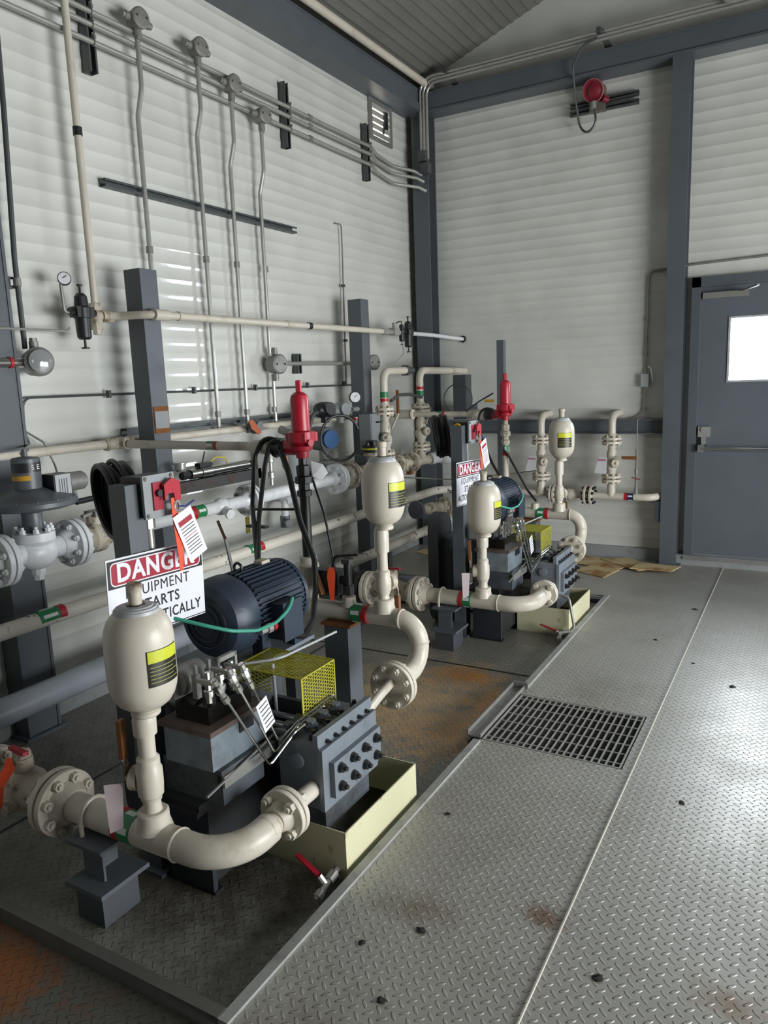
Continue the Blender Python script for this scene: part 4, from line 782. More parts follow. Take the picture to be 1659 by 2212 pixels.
mm = M(); mm.box(-1.318, -1.298, 1.865, 2.165, 0.245, 0.37); mm.bevel(0.004); t.part('cover_plate', mm, pumpg)
t.bolts(HD, [(-1.298, 1.90+k*0.0765, z) for k in range(4) for z in (0.275, 0.34)], (1, 0, 0), 0.0135, 0.028, boltm)
mm = M(); mm.box(-1.50, -1.335, 1.835, 2.165, 0.425, 0.432); mm.box(-1.355, -1.335, 1.83, 2.17, 0.432, 0.472); t.part('top_plate', mm, pumpg)
t.bolts(HD, [(x, 1.88+k*0.085, 0.432) for k in range(4) for x in (-1.475, -1.385)], (0, 0, 1), 0.014, 0.032, boltm)
t.bolts(HD, [(-1.333, 1.88+k*0.05, 0.435) for k in range(6)], (1, 0, 0), 0.006, 0.02, boltm)
for k in range(3): mm = M(); yy = 1.93+k*0.075; mm.lathe([(0.026, 0.43), (0.026, 0.452), (0.018, 0.456), (0.018, 0.468)], (-1.43, yy, 0), (0, 0, 1), 8); t.part('valve_cap', mm, pumpg)
mm = M(); mm.lathe([(0.026, 0), (0.026, 0.012), (0.012, 0.014)], (-1.42, 1.835, 0.37), (0, -1, 0), 20); t.part('plug', mm, pumpg)
mm = M(); mm.box(-1.49, -1.34, 1.86, 2.14, 0.12, 0.21); t.part('bottom_block', mm, pumpd)
# yellow expanded-metal guard
def mesh_face(mm, o, ux, uy, w, h, pitch=0.032, asp=0.45, r=0.0016):
    o = Vector(o); ux = Vector(ux).normalized(); uy = Vector(uy).normalized(); n = ux.cross(uy); ph = pitch*asp
    def clipseg(a, b):
        (x0, y0), (x1, y1) = a, b; t0, t1 = 0.0, 1.0; dx, dy = x1-x0, y1-y0
        for p, q in ((-dx, x0), (dx, w-x0), (-dy, y0), (dy, h-y0)):
            if abs(p) < 1e-12:
                if q < 0: return None
            else:
                rr = q/p
                if p < 0: t0 = max(t0, rr)
                else: t1 = min(t1, rr)
        if t0 >= t1: return None
        return (x0+t0*dx, y0+t0*dy), (x0+t1*dx, y0+t1*dy)
    sl = ph/pitch; k = -int(w*sl/ph)-2
    for sg in (1, -1):
        kk = -int((w*sl+h)/ph)-2
        while kk*ph < h+w*sl+ph:
            c = clipseg((0, kk*ph), (w, kk*ph+sg*w*sl)); kk += 1
            if c: 
                a, b = c; mm.bar(o+ux*a[0]+uy*a[1], o+ux*b[0]+uy*b[1], 0.0030, 0.0016, up=n)
t = T('pump_guard', 'yellow expanded metal guard over the plungers of the near pump', 'guard', (-1.6, 2.03, 0.42), None, 'yellow expanded metal guard over the plungers of the far pump')
gx0, gx1, gy0, gy1, gz = -1.755, -1.465, 1.935, 2.135, 0.605
mm = M(); mesh_face(mm, (gx0, gy0, gz), (1, 0, 0), (0, 1, 0), gx1-gx0, gy1-gy0); t.part('top_mesh', mm, yellow)
mm = M(); mesh_face(mm, (gx1, gy0, 0.41), (0, 1, 0), (0, 0, 1), gy1-gy0, gz-0.41, 0.028); mesh_face(mm, (gx1, gy0+0.005, 0.41), (0, 1, 0), (1, 0, 0), gy1-gy0-0.01, 0.06, 0.028); t.part('end_mesh', mm, yellow)
mm = M(); mesh_face(mm, (gx0, gy1, 0.50), (1, 0, 0), (0, 0, 1), gx1-gx0, 0.105); t.part('side_mesh', mm, yellow); mm = M(); mesh_face(mm, (gx0, gy0, 0.535), (1, 0, 0), (0, 0, 1), (gx1-gx0)*0.55, 0.07); t.part('side_mesh', mm, yellow)
mm = M()
for p, q in (((gx0, gy0, gz), (gx1, gy0, gz)), ((gx0, gy1, gz), (gx1, gy1, gz)), ((gx1, gy0, gz), (gx1, gy1, gz)), ((gx0, gy0, gz), (gx0, gy1, gz)), ((gx1, gy0, gz), (gx1, gy0, 0.41)), ((gx1, gy1, gz), (gx1, gy1, 0.41)), ((gx1, gy0, 0.41), (gx1, gy1, 0.41))): mm.bar(p, q, 0.006, 0.004)
t.part('edge_frame', mm, yellow)
# long rods over the guard
hose([(-1.62, 1.98, 0.62), (-1.62, 1.985, 0.44)], 0.006, 'upright white rod under the near yellow guard', 'upright white rod under the far yellow guard', lightgrey, 'guard_rod', 'rod')
hose([(-1.74, 1.94, 0.612), (-1.62, 2.02, 0.625), (-1.60, 2.36, 0.62)], 0.005, 'thin pale rod lying across the top of the near yellow guard', 'thin pale rod lying across the top of the far yellow guard', lightgrey, 'guard_rod', 'rod')
# lubricator box with tubes
t = T('lubricator', 'grey lubricator tank with oily black top beside the near dampener valve', 'lubricator', (-1.66, 1.72, 0.40), None, 'grey lubricator tank with oily black top behind the bottle of the far suction pipe')
lx0, lx1, ly0, ly1 = -1.76, -1.56, 1.585, 1.84
mm = M(); mm.box(lx0, lx1, ly0, ly1, 0.415, 0.535); mm.bevel(0.006); t.part('tank', mm, mat('tank_grey', '#77828a', 0.4, dirt=0.6, dirtcol='#2b2320', dscale=6, dlo=0.5, dhi=0.7))
mm = M(); mm.box(lx0-0.012, lx1+0.012, ly0-0.012, ly1+0.012, 0.535, 0.552); mm.bevel(0.003); t.part('lid', mm, mat('lid_rusty', '#5a4d47', 0.35, dirt=0.7, dirtcol='#2a1a14', dscale=10))
mm = M(); mm.box(lx0+0.03, lx1-0.03, ly0+0.03, ly1-0.02, 0.552, 0.61); mm.bevel(0.01); t.part('pump_block', mm, oily)
mm = M(); mm.lathe([(0.045, 0), (0.05, 0.03), (0.05, 0.1), (0.03, 0.12)], (lx0+0.02, ly0+0.05, 0.66), (0, 1, 0), 24); mm.box(lx0-0.06, lx0+0.03, ly0+0.03, ly0+0.15, 0.60, 0.68); t.part('gearbox', mm, galvd)
for k in range(3):
    y0_ = ly0+0.05+k*0.055; x_ = lx1-0.04
    mm = M(); mm.lathe([(0.012, 0), (0.012, 0.02), (0.017, 0.022), (0.017, 0.04), (0.010, 0.042), (0.010, 0.055), (0.016, 0.057), (0.016, 0.075), (0.009, 0.078), (0.009, 0.10)], (x_, y0_, 0.620), (0, 0, 1), 8); t.part('sight_fitting', mm, stain)
for k in range(2):
    mm = M(); mm.bar((lx1-0.10, ly0+0.06+k*0.06, 0.62), (lx1-0.10, ly0+0.06+k*0.06, 0.70), 0.02, 0.02); mm.cyl((lx1-0.10, ly0+0.06+k*0.06, 0.70), (lx1-0.10, ly0+0.06+k*0.06, 0.73), 0.008, seg=8); t.part('plunger_stem', mm, galvd)
mm = M(); mm.box(lx1-0.045, lx1-0.03, ly0+0.09, ly0+0.18, 0.735, 0.75); mm.box(lx1-0.045, lx1-0.03, ly0+0.09, ly0+0.10, 0.70, 0.75); mm.box(lx1-0.045, lx1-0.03, ly0+0.17, ly0+0.18, 0.70, 0.75); t.part('bracket', mm, galvd)
mm = M(); mm.box(lx1, lx1+0.004, ly0+0.13, ly0+0.20, 0.49, 0.535); t.part('sight_glass', mm, blackm)
tb = ((-1.50, 1.565, 0.725, 1.755, 0.375, 1.95, 0.43), (-1.505, 1.635, 0.735, 1.79, 0.40, 2.03, 0.45), (-1.51, 1.70, 0.725, 1.82, 0.425, 2.10, 0.47))
for k, (x, ya, za, yb, zb, yc, zc_) in enumerate(tb):
    nm = ('lowest', 'middle', 'upper')[k]
    t2 = T('lube_tube', nm+' shiny bent oil tube from the near lubricator to the pump head', 'tube', (x, ya, za), None, nm+' shiny bent oil tube from the far lubricator to the pump head')
    mm = M(); mm.pipe([(x, ya, za), (x+0.025, yb, zb), (x+0.055, 1.86+0.02*k, 0.452+0.012*k), (x+0.062, yc, 0.462+0.012*k), (x+0.062, yc+0.02, 0.435)], 0.0045, 0.016, seg=8); t2.part('tube', mm, stain)
    d = Vector((0.01, yb-ya, zb-za)).normalized(); b = Vector((x, ya, za))
    mm = M(); mm.lathe([(0.008, -0.02), (0.011, -0.018), (0.011, 0.0), (0.009, 0.002), (0.015, 0.012), (0.015, 0.035), (0.010, 0.04), (0.010, 0.055), (0.0125, 0.058), (0.0125, 0.08), (0.006, 0.083)], b, d, 8); t2.part('fitting', mm, stain)
    mm = M(); mm.bar(b+Vector((-0.075, 0.0, 0.0)), b, 0.012, 0.012); t2.part('outlet_block', mm, galvd)
mm = M(); mm.obox((-1.462, 1.735, 0.565), (0, 1, 0.35), (0, -0.35, 1), (1, 0, 0), 0.055, 0.11, 0.002); mm.mi = 1
for k in range(6): mm.obox((-1.4605, 1.735+0.006*(k-3)*-1, 0.565+(k-2.5)*0.015), (0, 1, 0.35), (0, -0.35, 1), (1, 0, 0), 0.042, 0.004, 0.001)
single('wire_tag', mm, [paperw, act], 'small printed paper tag tied to the near oil tubes', 'tag', None, 'small printed paper tag tied to the far oil tubes')
# skid below
t = T('machine_base', 'dark steel base frame under the near pump', 'base', (-1.75, 1.85, -0.04), None, 'dark steel base frame under the far pump')
for y in (1.60, 2.22): mm = M(); mm.box(-1.80, -1.615, y, y+0.02, -0.035, 0.28); t.part('side_rail', mm, mat('base_navy', '#2b3036', 0.4, dirt=0.5, dirtcol='#15171b'))
mm = M(); mm.box(-1.828, -1.61, 1.56, 2.26, 0.28, 0.30); mm.box(-1.828, -1.61, 1.55, 1.64, 0.262, 0.28); mm.box(-1.81, -1.80, 1.62, 2.22, -0.035, 0.28); mm.box(-1.625, -1.615, 1.62, 2.22, 0.0, 0.28); t.part('deck_plate', mm, blackm)
mm = M(); mm.box(-1.79, -1.54, 1.60, 1.80, 0.30, 0.415); mm.bevel(0.005); t.part('tank_shelf', mm, pumpd)
mm = M(); mm.box(-1.56, -1.53, 1.60, 1.86, 0.36, 0.40); mm.bar((-1.53, 1.52, 0.375), (-1.53, 1.85, 0.43), 0.006, 0.006); t.part('drip_rail', mm, galvd)
for y in (1.61, 2.23): mm = M(); mm.box(-1.81, -1.61, y-0.01, y+0.03, -0.04, -0.03); t.part('foot_plate', mm, blackm)
# drip tray
t = T('drip_tray', 'open cream steel drip box under the near pump head, dark oil inside', 'tray', (-1.43, 2.1, -0.04), None, 'open cream steel drip box under the far pump head beside a bent rod')
tx0, tx1, ty0, ty1, tz = -1.60, -1.262, 1.855, 2.36, 0.135
mm = M()
th = 0.005
mm.box(tx0, tx1, ty0, ty0+th, -0.038, tz); mm.box(tx0, tx1, ty1-th, ty1, -0.038, tz); mm.box(tx0, tx0+th, ty0+th, ty1-th, -0.038, tz); mm.box(tx1-th, tx1, ty0+th, ty1-th, -0.038, tz); mm.box(tx0, tx1, ty0, ty1, -0.04, -0.034); t.part('box', mm, traycream)
mm = M(); mm.box(tx0+th, tx1-th, ty0+th, ty1-th, -0.02, -0.012); t.part('oil', mm, oily)
t = T('drain_valve', 'small drain valve with red lever at the corner of the near drip tray', 'valve', (-1.31, 1.80, -0.04), None, 'small drain valve with red lever at the corner of the far drip tray')
mm = M(); mm.pipe([(-1.30, 1.855, -0.005), (-1.295, 1.80, -0.008), (-1.285, 1.70, -0.015)], 0.012, seg=8); mm.cyl((-1.297, 1.83, -0.006), (-1.294, 1.79, -0.009), 0.019, seg=6); mm.cyl((-1.289, 1.74, -0.013), (-1.286, 1.71, -0.015), 0.017, seg=6); mm.cyl((-1.293, 1.775, -0.01), (-1.315, 1.77, 0.02), 0.011, seg=8); t.part('body', mm, galv)
mm = M(); mm.bar((-1.315, 1.77, 0.02), (-1.43, 1.81, 0.035), 0.018, 0.006); t.part('lever', mm, red)
# sign post, sign, switch -------------------------------------------------
post(-1.895, 1.645, 0.075, 1.30, 'slate post carrying the near danger sign and switch box', label2='slate post carrying the far danger sign and switch box')
SXP = -1.848
t = T('danger_sign', 'large white DANGER EQUIPMENT STARTS AUTOMATICALLY sign on the near post', 'sign', (SXP, 1.69, 0.81), None, 'smaller-looking white DANGER EQUIPMENT STARTS AUTOMATICALLY sign on the far post')
q = Vector((0, 1, -0.035)).normalized(); w = Vector((0, 0.035, 1)).normalized(); c = Vector((SXP, 1.70, 0.945)); SW, SH = 0.415, 0.268
ex = Vector((1, 0, 0))
mm = M(); mm.obox(c, q, w, ex, SW, SH, 0.003); t.part('panel', mm, mat('sign_white', '#e4e6ee', 0.35))
def srect(cc, ww, hh, r, dx, mtl, nm):
    pts = []
    for (sx_, sy2, a0) in ((1, 1, 0), (-1, 1, PI/2), (-1, -1, PI), (1, -1, 3*PI/2)):
        for k in range(6):
            a = a0+PI/2*k/5; pts.append(cc+q*(sx_*(ww/2-r)+r*math.cos(a))+w*(sy2*(hh/2-r)+r*math.sin(a))+ex*dx)
    mm = M(); mm.prism(pts, ex*0.0005); return t.part(nm, mm, mtl)
sgb = mat('sign_black', '#14151a', 0.4); sgr = mat('sign_red', '#9e2035', 0.35); sgw = mat('sign_white', '', 0)
hc = c+w*(SH/2-0.050)
srect(hc, SW-0.008, 0.088, 0.002, 0.0016, sgb, 'header_panel'); srect(hc, SW-0.028, 0.076, 0.018, 0.0022, sgw, 'header_border'); srect(hc, SW-0.036, 0.068, 0.015, 0.0028, sgr, 'header_fill')
put_text('DANGER', 0.080, sgw, hc+ex*0.0036, q, w, t.o, t.loc, 0.0026, 1, width=0.335)
put_text('EQUIPMENT', 0.050, sgb, c+w*0.014+ex*0.002, q, w, t.o, t.loc, 0.0, 1, width=0.275)
put_text('STARTS', 0.050, sgb, c-w*0.038+ex*0.002, q, w, t.o, t.loc, 0.0007, 1, width=0.175)
put_text('AUTOMATICALLY', 0.050, sgb, c-w*0.090+ex*0.002, q, w, t.o, t.loc, 0.0007, 1, width=0.375)
srect(c-w*(SH/2-0.005), SW, 0.003, 0.001, 0.0016, sgb, 'edge_line')
t = T('switch_box', 'dark grey push button box with red lockout on the near sign post', 'switch', (-1.87, 1.72, 1.18), None, 'dark grey push button box with yellow and red locks on the far sign post')
mm = M(); mm.box(-1.935, -1.838, 1.66, 1.785, 1.19, 1.32); mm.bevel(0.006); t.part('housing', mm, blackm); mm = M(); mm.box(-1.838, -1.828, 1.655, 1.79, 1.185, 1.325); mm.bevel(0.004); t.part('face_plate', mm, graybox)
mm = M(); mm.box(-1.828, -1.822, 1.69, 1.73, 1.21, 1.30); t.part('button_shroud', mm, sgr); mm = M(); mm.cyl((-1.822, 1.71, 1.265), (-1.81, 1.71, 1.265), 0.012); t.part('button', mm, blackm)
t.bolts(t.o, [(-1.829, y, z) for y in (1.668, 1.778) for z in (1.195, 1.315)], (1, 0, 0), 0.008, 0.008, galvd)
mm = M(); mm.cyl((-1.885, 1.715, 1.19), (-1.885, 1.715, -0.02), 0.016, seg=14); mm.cyl((-1.885, 1.715, 1.19), (-1.885, 1.715, 1.145), 0.022, seg=8); single('conduit', mm, galv, 'vertical steel conduit below the near switch box', 'conduit', None, 'vertical steel conduit below the far switch box')
# lockout tag and ribbon
t = T('lockout_hasp', 'red lockout clip on the near switch box', 'lock', (-1.815, 1.73, 1.24), None, 'orange lockout clip on the far switch box')
mm = M(); mm.prism([(-1.815, 1.72, 1.29), (-1.815, 1.755, 1.31), (-1.815, 1.79, 1.295), (-1.815, 1.79, 1.235), (-1.815, 1.765, 1.22), (-1.815, 1.76, 1.26), (-1.815, 1.735, 1.26), (-1.815, 1.72, 1.24)], (0.012, 0, 0)); t.part('clip', mm, red); mm = M(); mm.torus((-1.80, 1.765, 1.215), (1, 0.3, 0), 0.016, 0.005); t.part('shackle', mm, galv)
LBL = []
def ribbon(pts, w_, label, label2=None, m_=None, nrm=(1, 0, 0)):
    mm = M(); P = [Vector(p) for p in pts]; n = Vector(nrm); R = []
    for i, p in enumerate(P):
        d = (P[min(i+1, len(P)-1)]-P[max(i-1, 0)]).normalized(); s_ = d.cross(n).normalized(); ww = w_*(1 if 0 < i < len(P)-1 else 0.5)
        R.append([p-s_*ww/2, p+s_*ww/2, p+s_*ww/2+n*0.0015, p-s_*ww/2+n*0.0015])
    mm.rings(R); return single('plastic_ribbon', mm, m_ or orange, label, 'ribbon', None, label2)
ribbon([(-1.798, 1.745, 1.245), (-1.795, 1.748, 1.19), (-1.793, 1.752, 1.12), (-1.792, 1.757, 1.06), (-1.791, 1.752, 1.0)], 0.026, 'orange ribbon hanging from the near switch box over the sign', 'orange ribbon hanging from the far switch box over the sign')
t = T('lockout_tag', 'white printed lockout tag hanging at a tilt above the near sign', 'tag', (-1.79, 1.86, 1.08), None, 'white printed lockout tag hanging at a tilt beside the far switch box')
c2 = Vector((-1.785, 1.80, 1.115)); q2 = Vector((0.05, 0.93, 0.36)).normalized(); w2 = Vector((0, -0.36, 0.93)).normalized(); n2 = q2.cross(w2)
mm = M(); mm.obox(c2, q2, w2, n2, 0.085, 0.175, 0.0012); t.part('card', mm, paperw)
mm = M(); mm.obox(c2+w2*0.052+n2*0.0012, q2, w2, n2, 0.062, 0.018, 0.0006); t.part('heading', mm, sgr)
for k in range(9): mm = M(); mm.obox(c2+w2*(0.032-k*0.0115)+n2*0.0012, q2, w2, n2, 0.060, 0.003, 0.0006); t.part('printed_line', mm, pink if k == 3 else act)
hose([(-1.80, 1.77, 1.215), (-1.79, 1.795, 1.21), (-1.785, 1.83, 1.225)], 0.003, 'blue tie holding the near lockout tag', 'blue tie holding the far lockout tag', mat('blue_tie', '#2a3a86', 0.4), 'cable_tie', 'tie', 0.02)
# green earth cable
hose([(-1.86, 1.75, 0.83), (-1.76, 1.80, 0.80), (-1.70, 1.87, 0.765), (-1.68, 1.98, 0.735), (-1.672, 2.08, 0.735), (-1.67, 2.16, 0.765), (-1.675, 2.19, 0.80)], 0.0065, 'green cable sagging from the near sign post to the motor', 'green cable sagging from the far sign post to the motor', greenc, 'cable', 'cable', 0.1)
# cable coil behind the switch box
t = T('cable_coil', 'black cable coil hanging behind the near switch box', 'cable', (-2.0, 1.80, 1.10), None, 'black cable coil hanging behind the far switch box')
ax = Vector((0.45, 1, 0.12)).normalized()
for k in range(6):
    mm = M(); mm.torus(Vector((-2.06, 1.70, 1.225))+ax*0.016*k+Vector((0, 0, -0.006*(k % 3))), ax, 0.125+0.006*(k % 2), 0.0095, 40, 8); t.part('cable_turn', mm, black)
mm = M(); mm.torus((-2.06+0.02, 1.74, 1.225), ax, 0.10, 0.012, 40, 8); mm.torus((-2.06+0.03, 1.76, 1.225), ax, 0.082, 0.012, 40, 8); t.part('inner_turn', mm, black)
for rr_ in (0.035, 0.058): mm = M(); mm.torus((-2.035, 1.75, 1.225), ax, rr_, 0.0125, 32, 8); t.part('inner_turn', mm, black)
# power hoses
hose([(-2.13, 2.76, 1.30), (-2.15, 2.75, 1.352), (-2.21, 2.73, 1.345), (-2.245, 2.71, 1.26), (-2.20, 2.62, 1.05), (-1.95, 2.33, 0.87)], 0.0105, 'black hose draped over the near relief pipe and dropping to the motor, left one')
hose([(-2.09, 2.74, 1.29), (-2.12, 2.73, 1.345), (-2.16, 2.72, 1.33), (-2.18, 2.70, 1.22), (-2.12, 2.56, 1.0), (-1.93, 2.31, 0.88)], 0.0105, 'black hose draped over the near relief pipe, right beside the leftmost one')
hose([(-2.10, 2.72, 1.30), (-2.05, 2.70, 1.22), (-1.98, 2.68, 0.98), (-1.90, 2.66, 0.82), (-1.86, 2.60, 0.70), (-1.78, 2.46, 0.62), (-1.715, 2.30, 0.60), (-1.715, 2.22, 0.64)], 0.013, 'thick black hose curving from the near relief valve to the motor terminal box', bend=0.12)
hose([(-2.0, 2.80, 1.20), (-1.93, 2.80, 1.0), (-1.88, 2.80, 0.72)], 0.006, 'thin black cable right of the near black riser')
mm = M(); mm.box(-2.23, -2.12, 2.60, 2.63, 0.955, 0.965); mm.cyl((-2.05, 2.765, 1.02), (-2.26, 2.70, 1.02), 0.006); single('cable_bar', mm, blackm, 'short dark bar tying the hoses beside the near riser', 'bracket')
# left part of the suction line
t = T('check_valve', 'tan flanged valve body at the lower left end of the near suction line', 'valve', (-2.28, SY, 0.15), None, 'tan flanged valve body behind the far suction flange')
mm = M(); mm.lathe([(0.05, 0), (0.055, 0.03), (0.062, 0.08), (0.075, 0.12), (0.075, 0.17), (0.062, 0.20), (0.052, 0.26)], (-2.415, SY, SZ), (1, 0, 0), 28); mm.cyl((-2.27, SY, SZ), (-2.27, SY, SZ+0.115), 0.034); mm.cyl((-2.25, SY-0.03, SZ-0.02), (-2.25, SY-0.10, SZ-0.02), 0.025); t.part('body', mm, cream2)
t.flange((-2.44, SY, SZ), (1, 0, 0), 0.108, 0.024, 8, 0.013, cream, 0.006, 0.0)
mm = M(); mm.lathe([(0.026, 0.10), (0.030, 0.115), (0.030, 0.135), (0.02, 0.14)], (-2.27, SY, SZ), (0, 0, 1), 8); t.part('bonnet', mm, cream2)
mm = M(); mm.bar((-2.31, SY-0.01, SZ+0.145), (-2.20, SY-0.03, SZ+0.155), 0.02, 0.012); t.part('handle', mm, red)
t = T('expansion_joint', 'black rubber joint left of the near suction valve', 'pipe joint', (-2.53, SY, 0.15), None, 'black rubber joint behind the near discharge bottle')
mm = M(); mm.lathe([(0.108, 0), (0.108, 0.03), (0.085, 0.04), (0.098, 0.075), (0.085, 0.11), (0.108, 0.12), (0.108, 0.15)], (-2.625, SY, SZ), (1, 0, 0), 32); t.part('bellows', mm, black)
ribbon([(-2.265, SY-0.05, 0.405), (-2.262, SY-0.055, 0.37), (-2.26, SY-0.10, 0.33), (-2.265, SY-0.11, 0.27), (-2.30, SY-0.11, 0.22)], 0.035, 'orange ribbon tied on the lower left suction valve', 'orange ribbon tied on the suction valve behind the near discharge pipe', nrm=(0.6, -1, 0))
mm = M(); mm.prism([(-1.755, SY-0.085, 0.455), (-1.72, SY-0.045, 0.45), (-1.725, SY-0.055, 0.31), (-1.75, SY-0.085, 0.30)], (0.001, -0.0015, 0)); single('paper_tag', mm, mat('tag_faded', '#a99b9c', 0.6), 'curled white paper tag hanging from the ball valve above the near suction pipe', 'tag', None, 'curled white paper tag on the ball valve above the far suction pipe')
t = T('pipe_end', 'cream pipe elbow passing behind the near motor', 'pipe', (-2.2, DYL, 0.5), None, 'cream pipe elbow passing behind the far motor')
mm = M(); mm.pipe([(-2.06, DYL, DZ), (-2.36, DYL, DZ+0.0), (-2.36, DYL, 0.2)], 0.036, 0.07, seg=20); mm.cyl((-2.20, DYL, DZ), (-2.15, DYL, DZ), 0.045, seg=20); mm.cyl((-2.30, DYL, DZ), (-2.26, DYL, DZ), 0.045, seg=8); t.part('pipe', mm, cream2)

# ------------------------------------------------------------------ copy the unit
made = {}
bpy.context.view_layer.update()
for o, lab in list(UNIT):
    c = copy_tree(o, None, (0, DY, 0)); c['label'] = lab; made[o.name] = c
made[DAMP2.o.name].rotation_euler = (0, 0, -0.77)
# things only one unit has --------------------------------------------------
for ch in made[RISER.o.name].children:
    if ch.name.startswith(('pipe', 'union')):
        ch.data = ch.data.copy(); ch.data.materials.clear(); ch.data.materials.append(cream if ch.name.startswith('pipe') else cream2)
RT = T.__new__(T); RT.o = made[RISER.o.name]; RT.loc = Vector(RT.o.location)
RT.marker((RXV, RYV+DY, 1.045), (0, 0, 1), 0.025, 0.055, 0.022, flip=-1)
made[[k for k in made if k.startswith('cable_coil')][0]].rotation_euler = (0, 0, -0.65)
hose([(-2.02, 5.33, 1.05), (-1.98, 5.34, 1.0), (-1.83, 5.34, 0.74), (-1.76, 5.33, 0.66)], 0.009, 'black cable slanting down from the far cream riser to the far discharge pipe')
hose([(-2.06, 5.31, 1.28), (-2.10, 5.30, 1.36), (-2.18, 5.29, 1.34), (-2.20, 5.28, 1.22), (-2.10, 5.30, 0.95), (-1.95, 5.1, 0.86)], 0.010, 'black hose arcing from the far red relief valve down to the far motor')
t = T('wall_elbow', 'small white pipe elbow low on the left wall behind the near riser', 'pipe fitting', (-3.1, 4.1, 0.6))
mm = M(); mm.pipe([(-3.3, 4.16, 0.80), (-3.14, 4.12, 0.80), (-3.12, 4.06, 0.80), (-3.12, 4.05, 0.68)], 0.026, 0.05, seg=14); mm.cyl((-3.12, 4.10, 0.80), (-3.12, 4.05, 0.80), 0.034); t.part('elbow', mm, white); mm = M(); mm.cyl((-3.12, 4.05, 0.70), (-3.12, 4.05, 0.62), 0.034, seg=8); mm.cyl((-3.12, 4.05, 0.66), (-3.05, 4.0, 0.66), 0.024); t.part('plug', mm, steel)
t = T('bleed_valve', 'dark steel bleed valve standing on the near discharge pipe', 'valve', (-1.765, DYL, 0.62))
mm = M(); mm.cyl((-1.765, DYL, 0.655), (-1.765, DYL, 0.80), 0.018, seg=12); mm.cyl((-1.765, DYL, 0.80), (-1.765, DYL, 0.82), 0.028, seg=8); mm.cyl((-1.765, DYL, 0.66), (-1.765, DYL, 0.70), 0.026, seg=8); t.part('body', mm, boltm)
mm = M(); mm.box(-1.93, -1.80, DYL-0.035, DYL+0.035, 0.655, 0.765); mm.bevel(0.02); mm.cyl((-1.80, DYL, 0.72), (-1.765, DYL, 0.72), 0.02); t.part('gear_housing', mm, blackm)
mm = M(); mm.bar((-1.905, DYL-0.05, 0.755), (-1.865, DYL-0.06, 0.66), 0.022, 0.012); t.part('grip', mm, brown, label='brown grip')
mm = M(); mm.pipe([(-1.86, DYL+0.02, 0.765), (-1.845, DYL+0.02, 0.82), (-1.74, DYL+0.05, 0.83)], 0.007, 0.02, seg=8); t.part('crank_rod', mm, blackm)
ribbon([(-1.815, DYL-0.055, 0.79), (-1.815, DYL-0.057, 0.765), (-1.815, DYL-0.06, 0.74), (-1.815, DYL-0.06, 0.64)], 0.036, 'folded orange ribbon on the dark bleed valve beside the near discharge bottle', nrm=(0.3, -1, 0))
t = T('padlock', 'yellow lockout padlock hanging on the side of the far switch box', 'lock', (-1.9, 4.25, 1.2))
mm = M(); mm.torus((-1.90, 4.24, 1.285), (0, 1, 0), 0.022, 0.008, 20, 8); mm.bar((-1.905, 4.24, 1.27), (-1.935, 4.235, 1.215), 0.022, 0.02); mm.bar((-1.90, 4.235, 1.235), (-1.91, 4.235, 1.20), 0.022, 0.014); t.part('hasp', mm, mat('lock_yellow', '#d8a82a', 0.4))
hose([(-1.62, 4.50, 0.235), (-1.34, 4.44, 0.235), (-1.255, 4.43, 0.225), (-1.215, 4.42, 0.02), (-1.30, 4.36, 0.012)], 0.0085, 'bent dark rod hooked around the far drip tray', m_=galvd, name='bent_rod', cat='rod', bend=0.035)
# the black loop and lines between relief riser 1 and the wall
t = T('lever_grip', 'brown lever grip standing up behind the near motor', 'handle', (-2.45, 2.72, 0.7))
mm = M(); mm.bar((-2.47, 2.72, 0.86), (-2.49, 2.70, 0.95), 0.026, 0.014); t.part('grip', mm, mat('dark_brown_grip', '#4a2a1a', 0.5)); mm = M(); mm.bar((-2.43, 2.73, 0.62), (-2.47, 2.72, 0.87), 0.016, 0.008); t.part('lever', mm, galvd)
t = T('gate_valve', 'dirty cream valve body behind the near motor', 'valve', (-2.42, 2.72, 0.55)); mm = M(); mm.cyl((-2.52, 2.72, 0.60), (-2.34, 2.72, 0.575), 0.05, seg=20); mm.cyl((-2.43, 2.72, 0.60), (-2.43, 2.72, 0.68), 0.03); t.part('body', mm, cream2)

# ================================================================== INSTRUMENTS ON THE LEFT WALL
t = T('support_channel', 'dark brown-edged steel channel reaching right from the first tall post', 'rail', (-2.93, 3.2, 1.03))
mm = M(); mm.box(-2.95, -2.90, 2.82, 3.56, 1.035, 1.042); mm.box(-2.906, -2.90, 2.82, 3.56, 1.042, 1.095); mm.box(-2.95, -2.944, 2.82, 3.56, 1.042, 1.095); t.part('channel', mm, mat('channel_brown', '#3f4142', 0.5, dirt=0.8, dirtcol='#4a2c1c', dscale=12))
mm = M(); mm.box(-2.95, -2.90, 3.53, 3.59, 0.90, 1.20); t.part('end_bracket', mm, galvd)
t = T('sensor_cylinder', 'shiny steel cylinder lying on the dark channel beside the first tall post', 'instrument', (-2.925, 3.2, 1.09))
mm = M(); mm.cyl((-2.925, 2.98, 1.128), (-2.925, 3.46, 1.128), 0.028, seg=20); mm.cyl((-2.925, 3.06, 1.128), (-2.925, 3.14, 1.128), 0.032, seg=20); t.part('barrel', mm, stain)
for ya in (2.92, 3.46): mm = M(); mm.cyl((-2.925, ya, 1.126), (-2.925, ya+0.055, 1.126), 0.022, seg=8); t.part('end_fitting', mm, blackm)
mm = M(); mm.lathe([(0.018, 1.15), (0.03, 1.165), (0.032, 1.19), (0.036, 1.192), (0.036, 1.20)], (-2.93, 2.92, 0), (0, 0, 1), 18); t.part('cap', mm, galv)
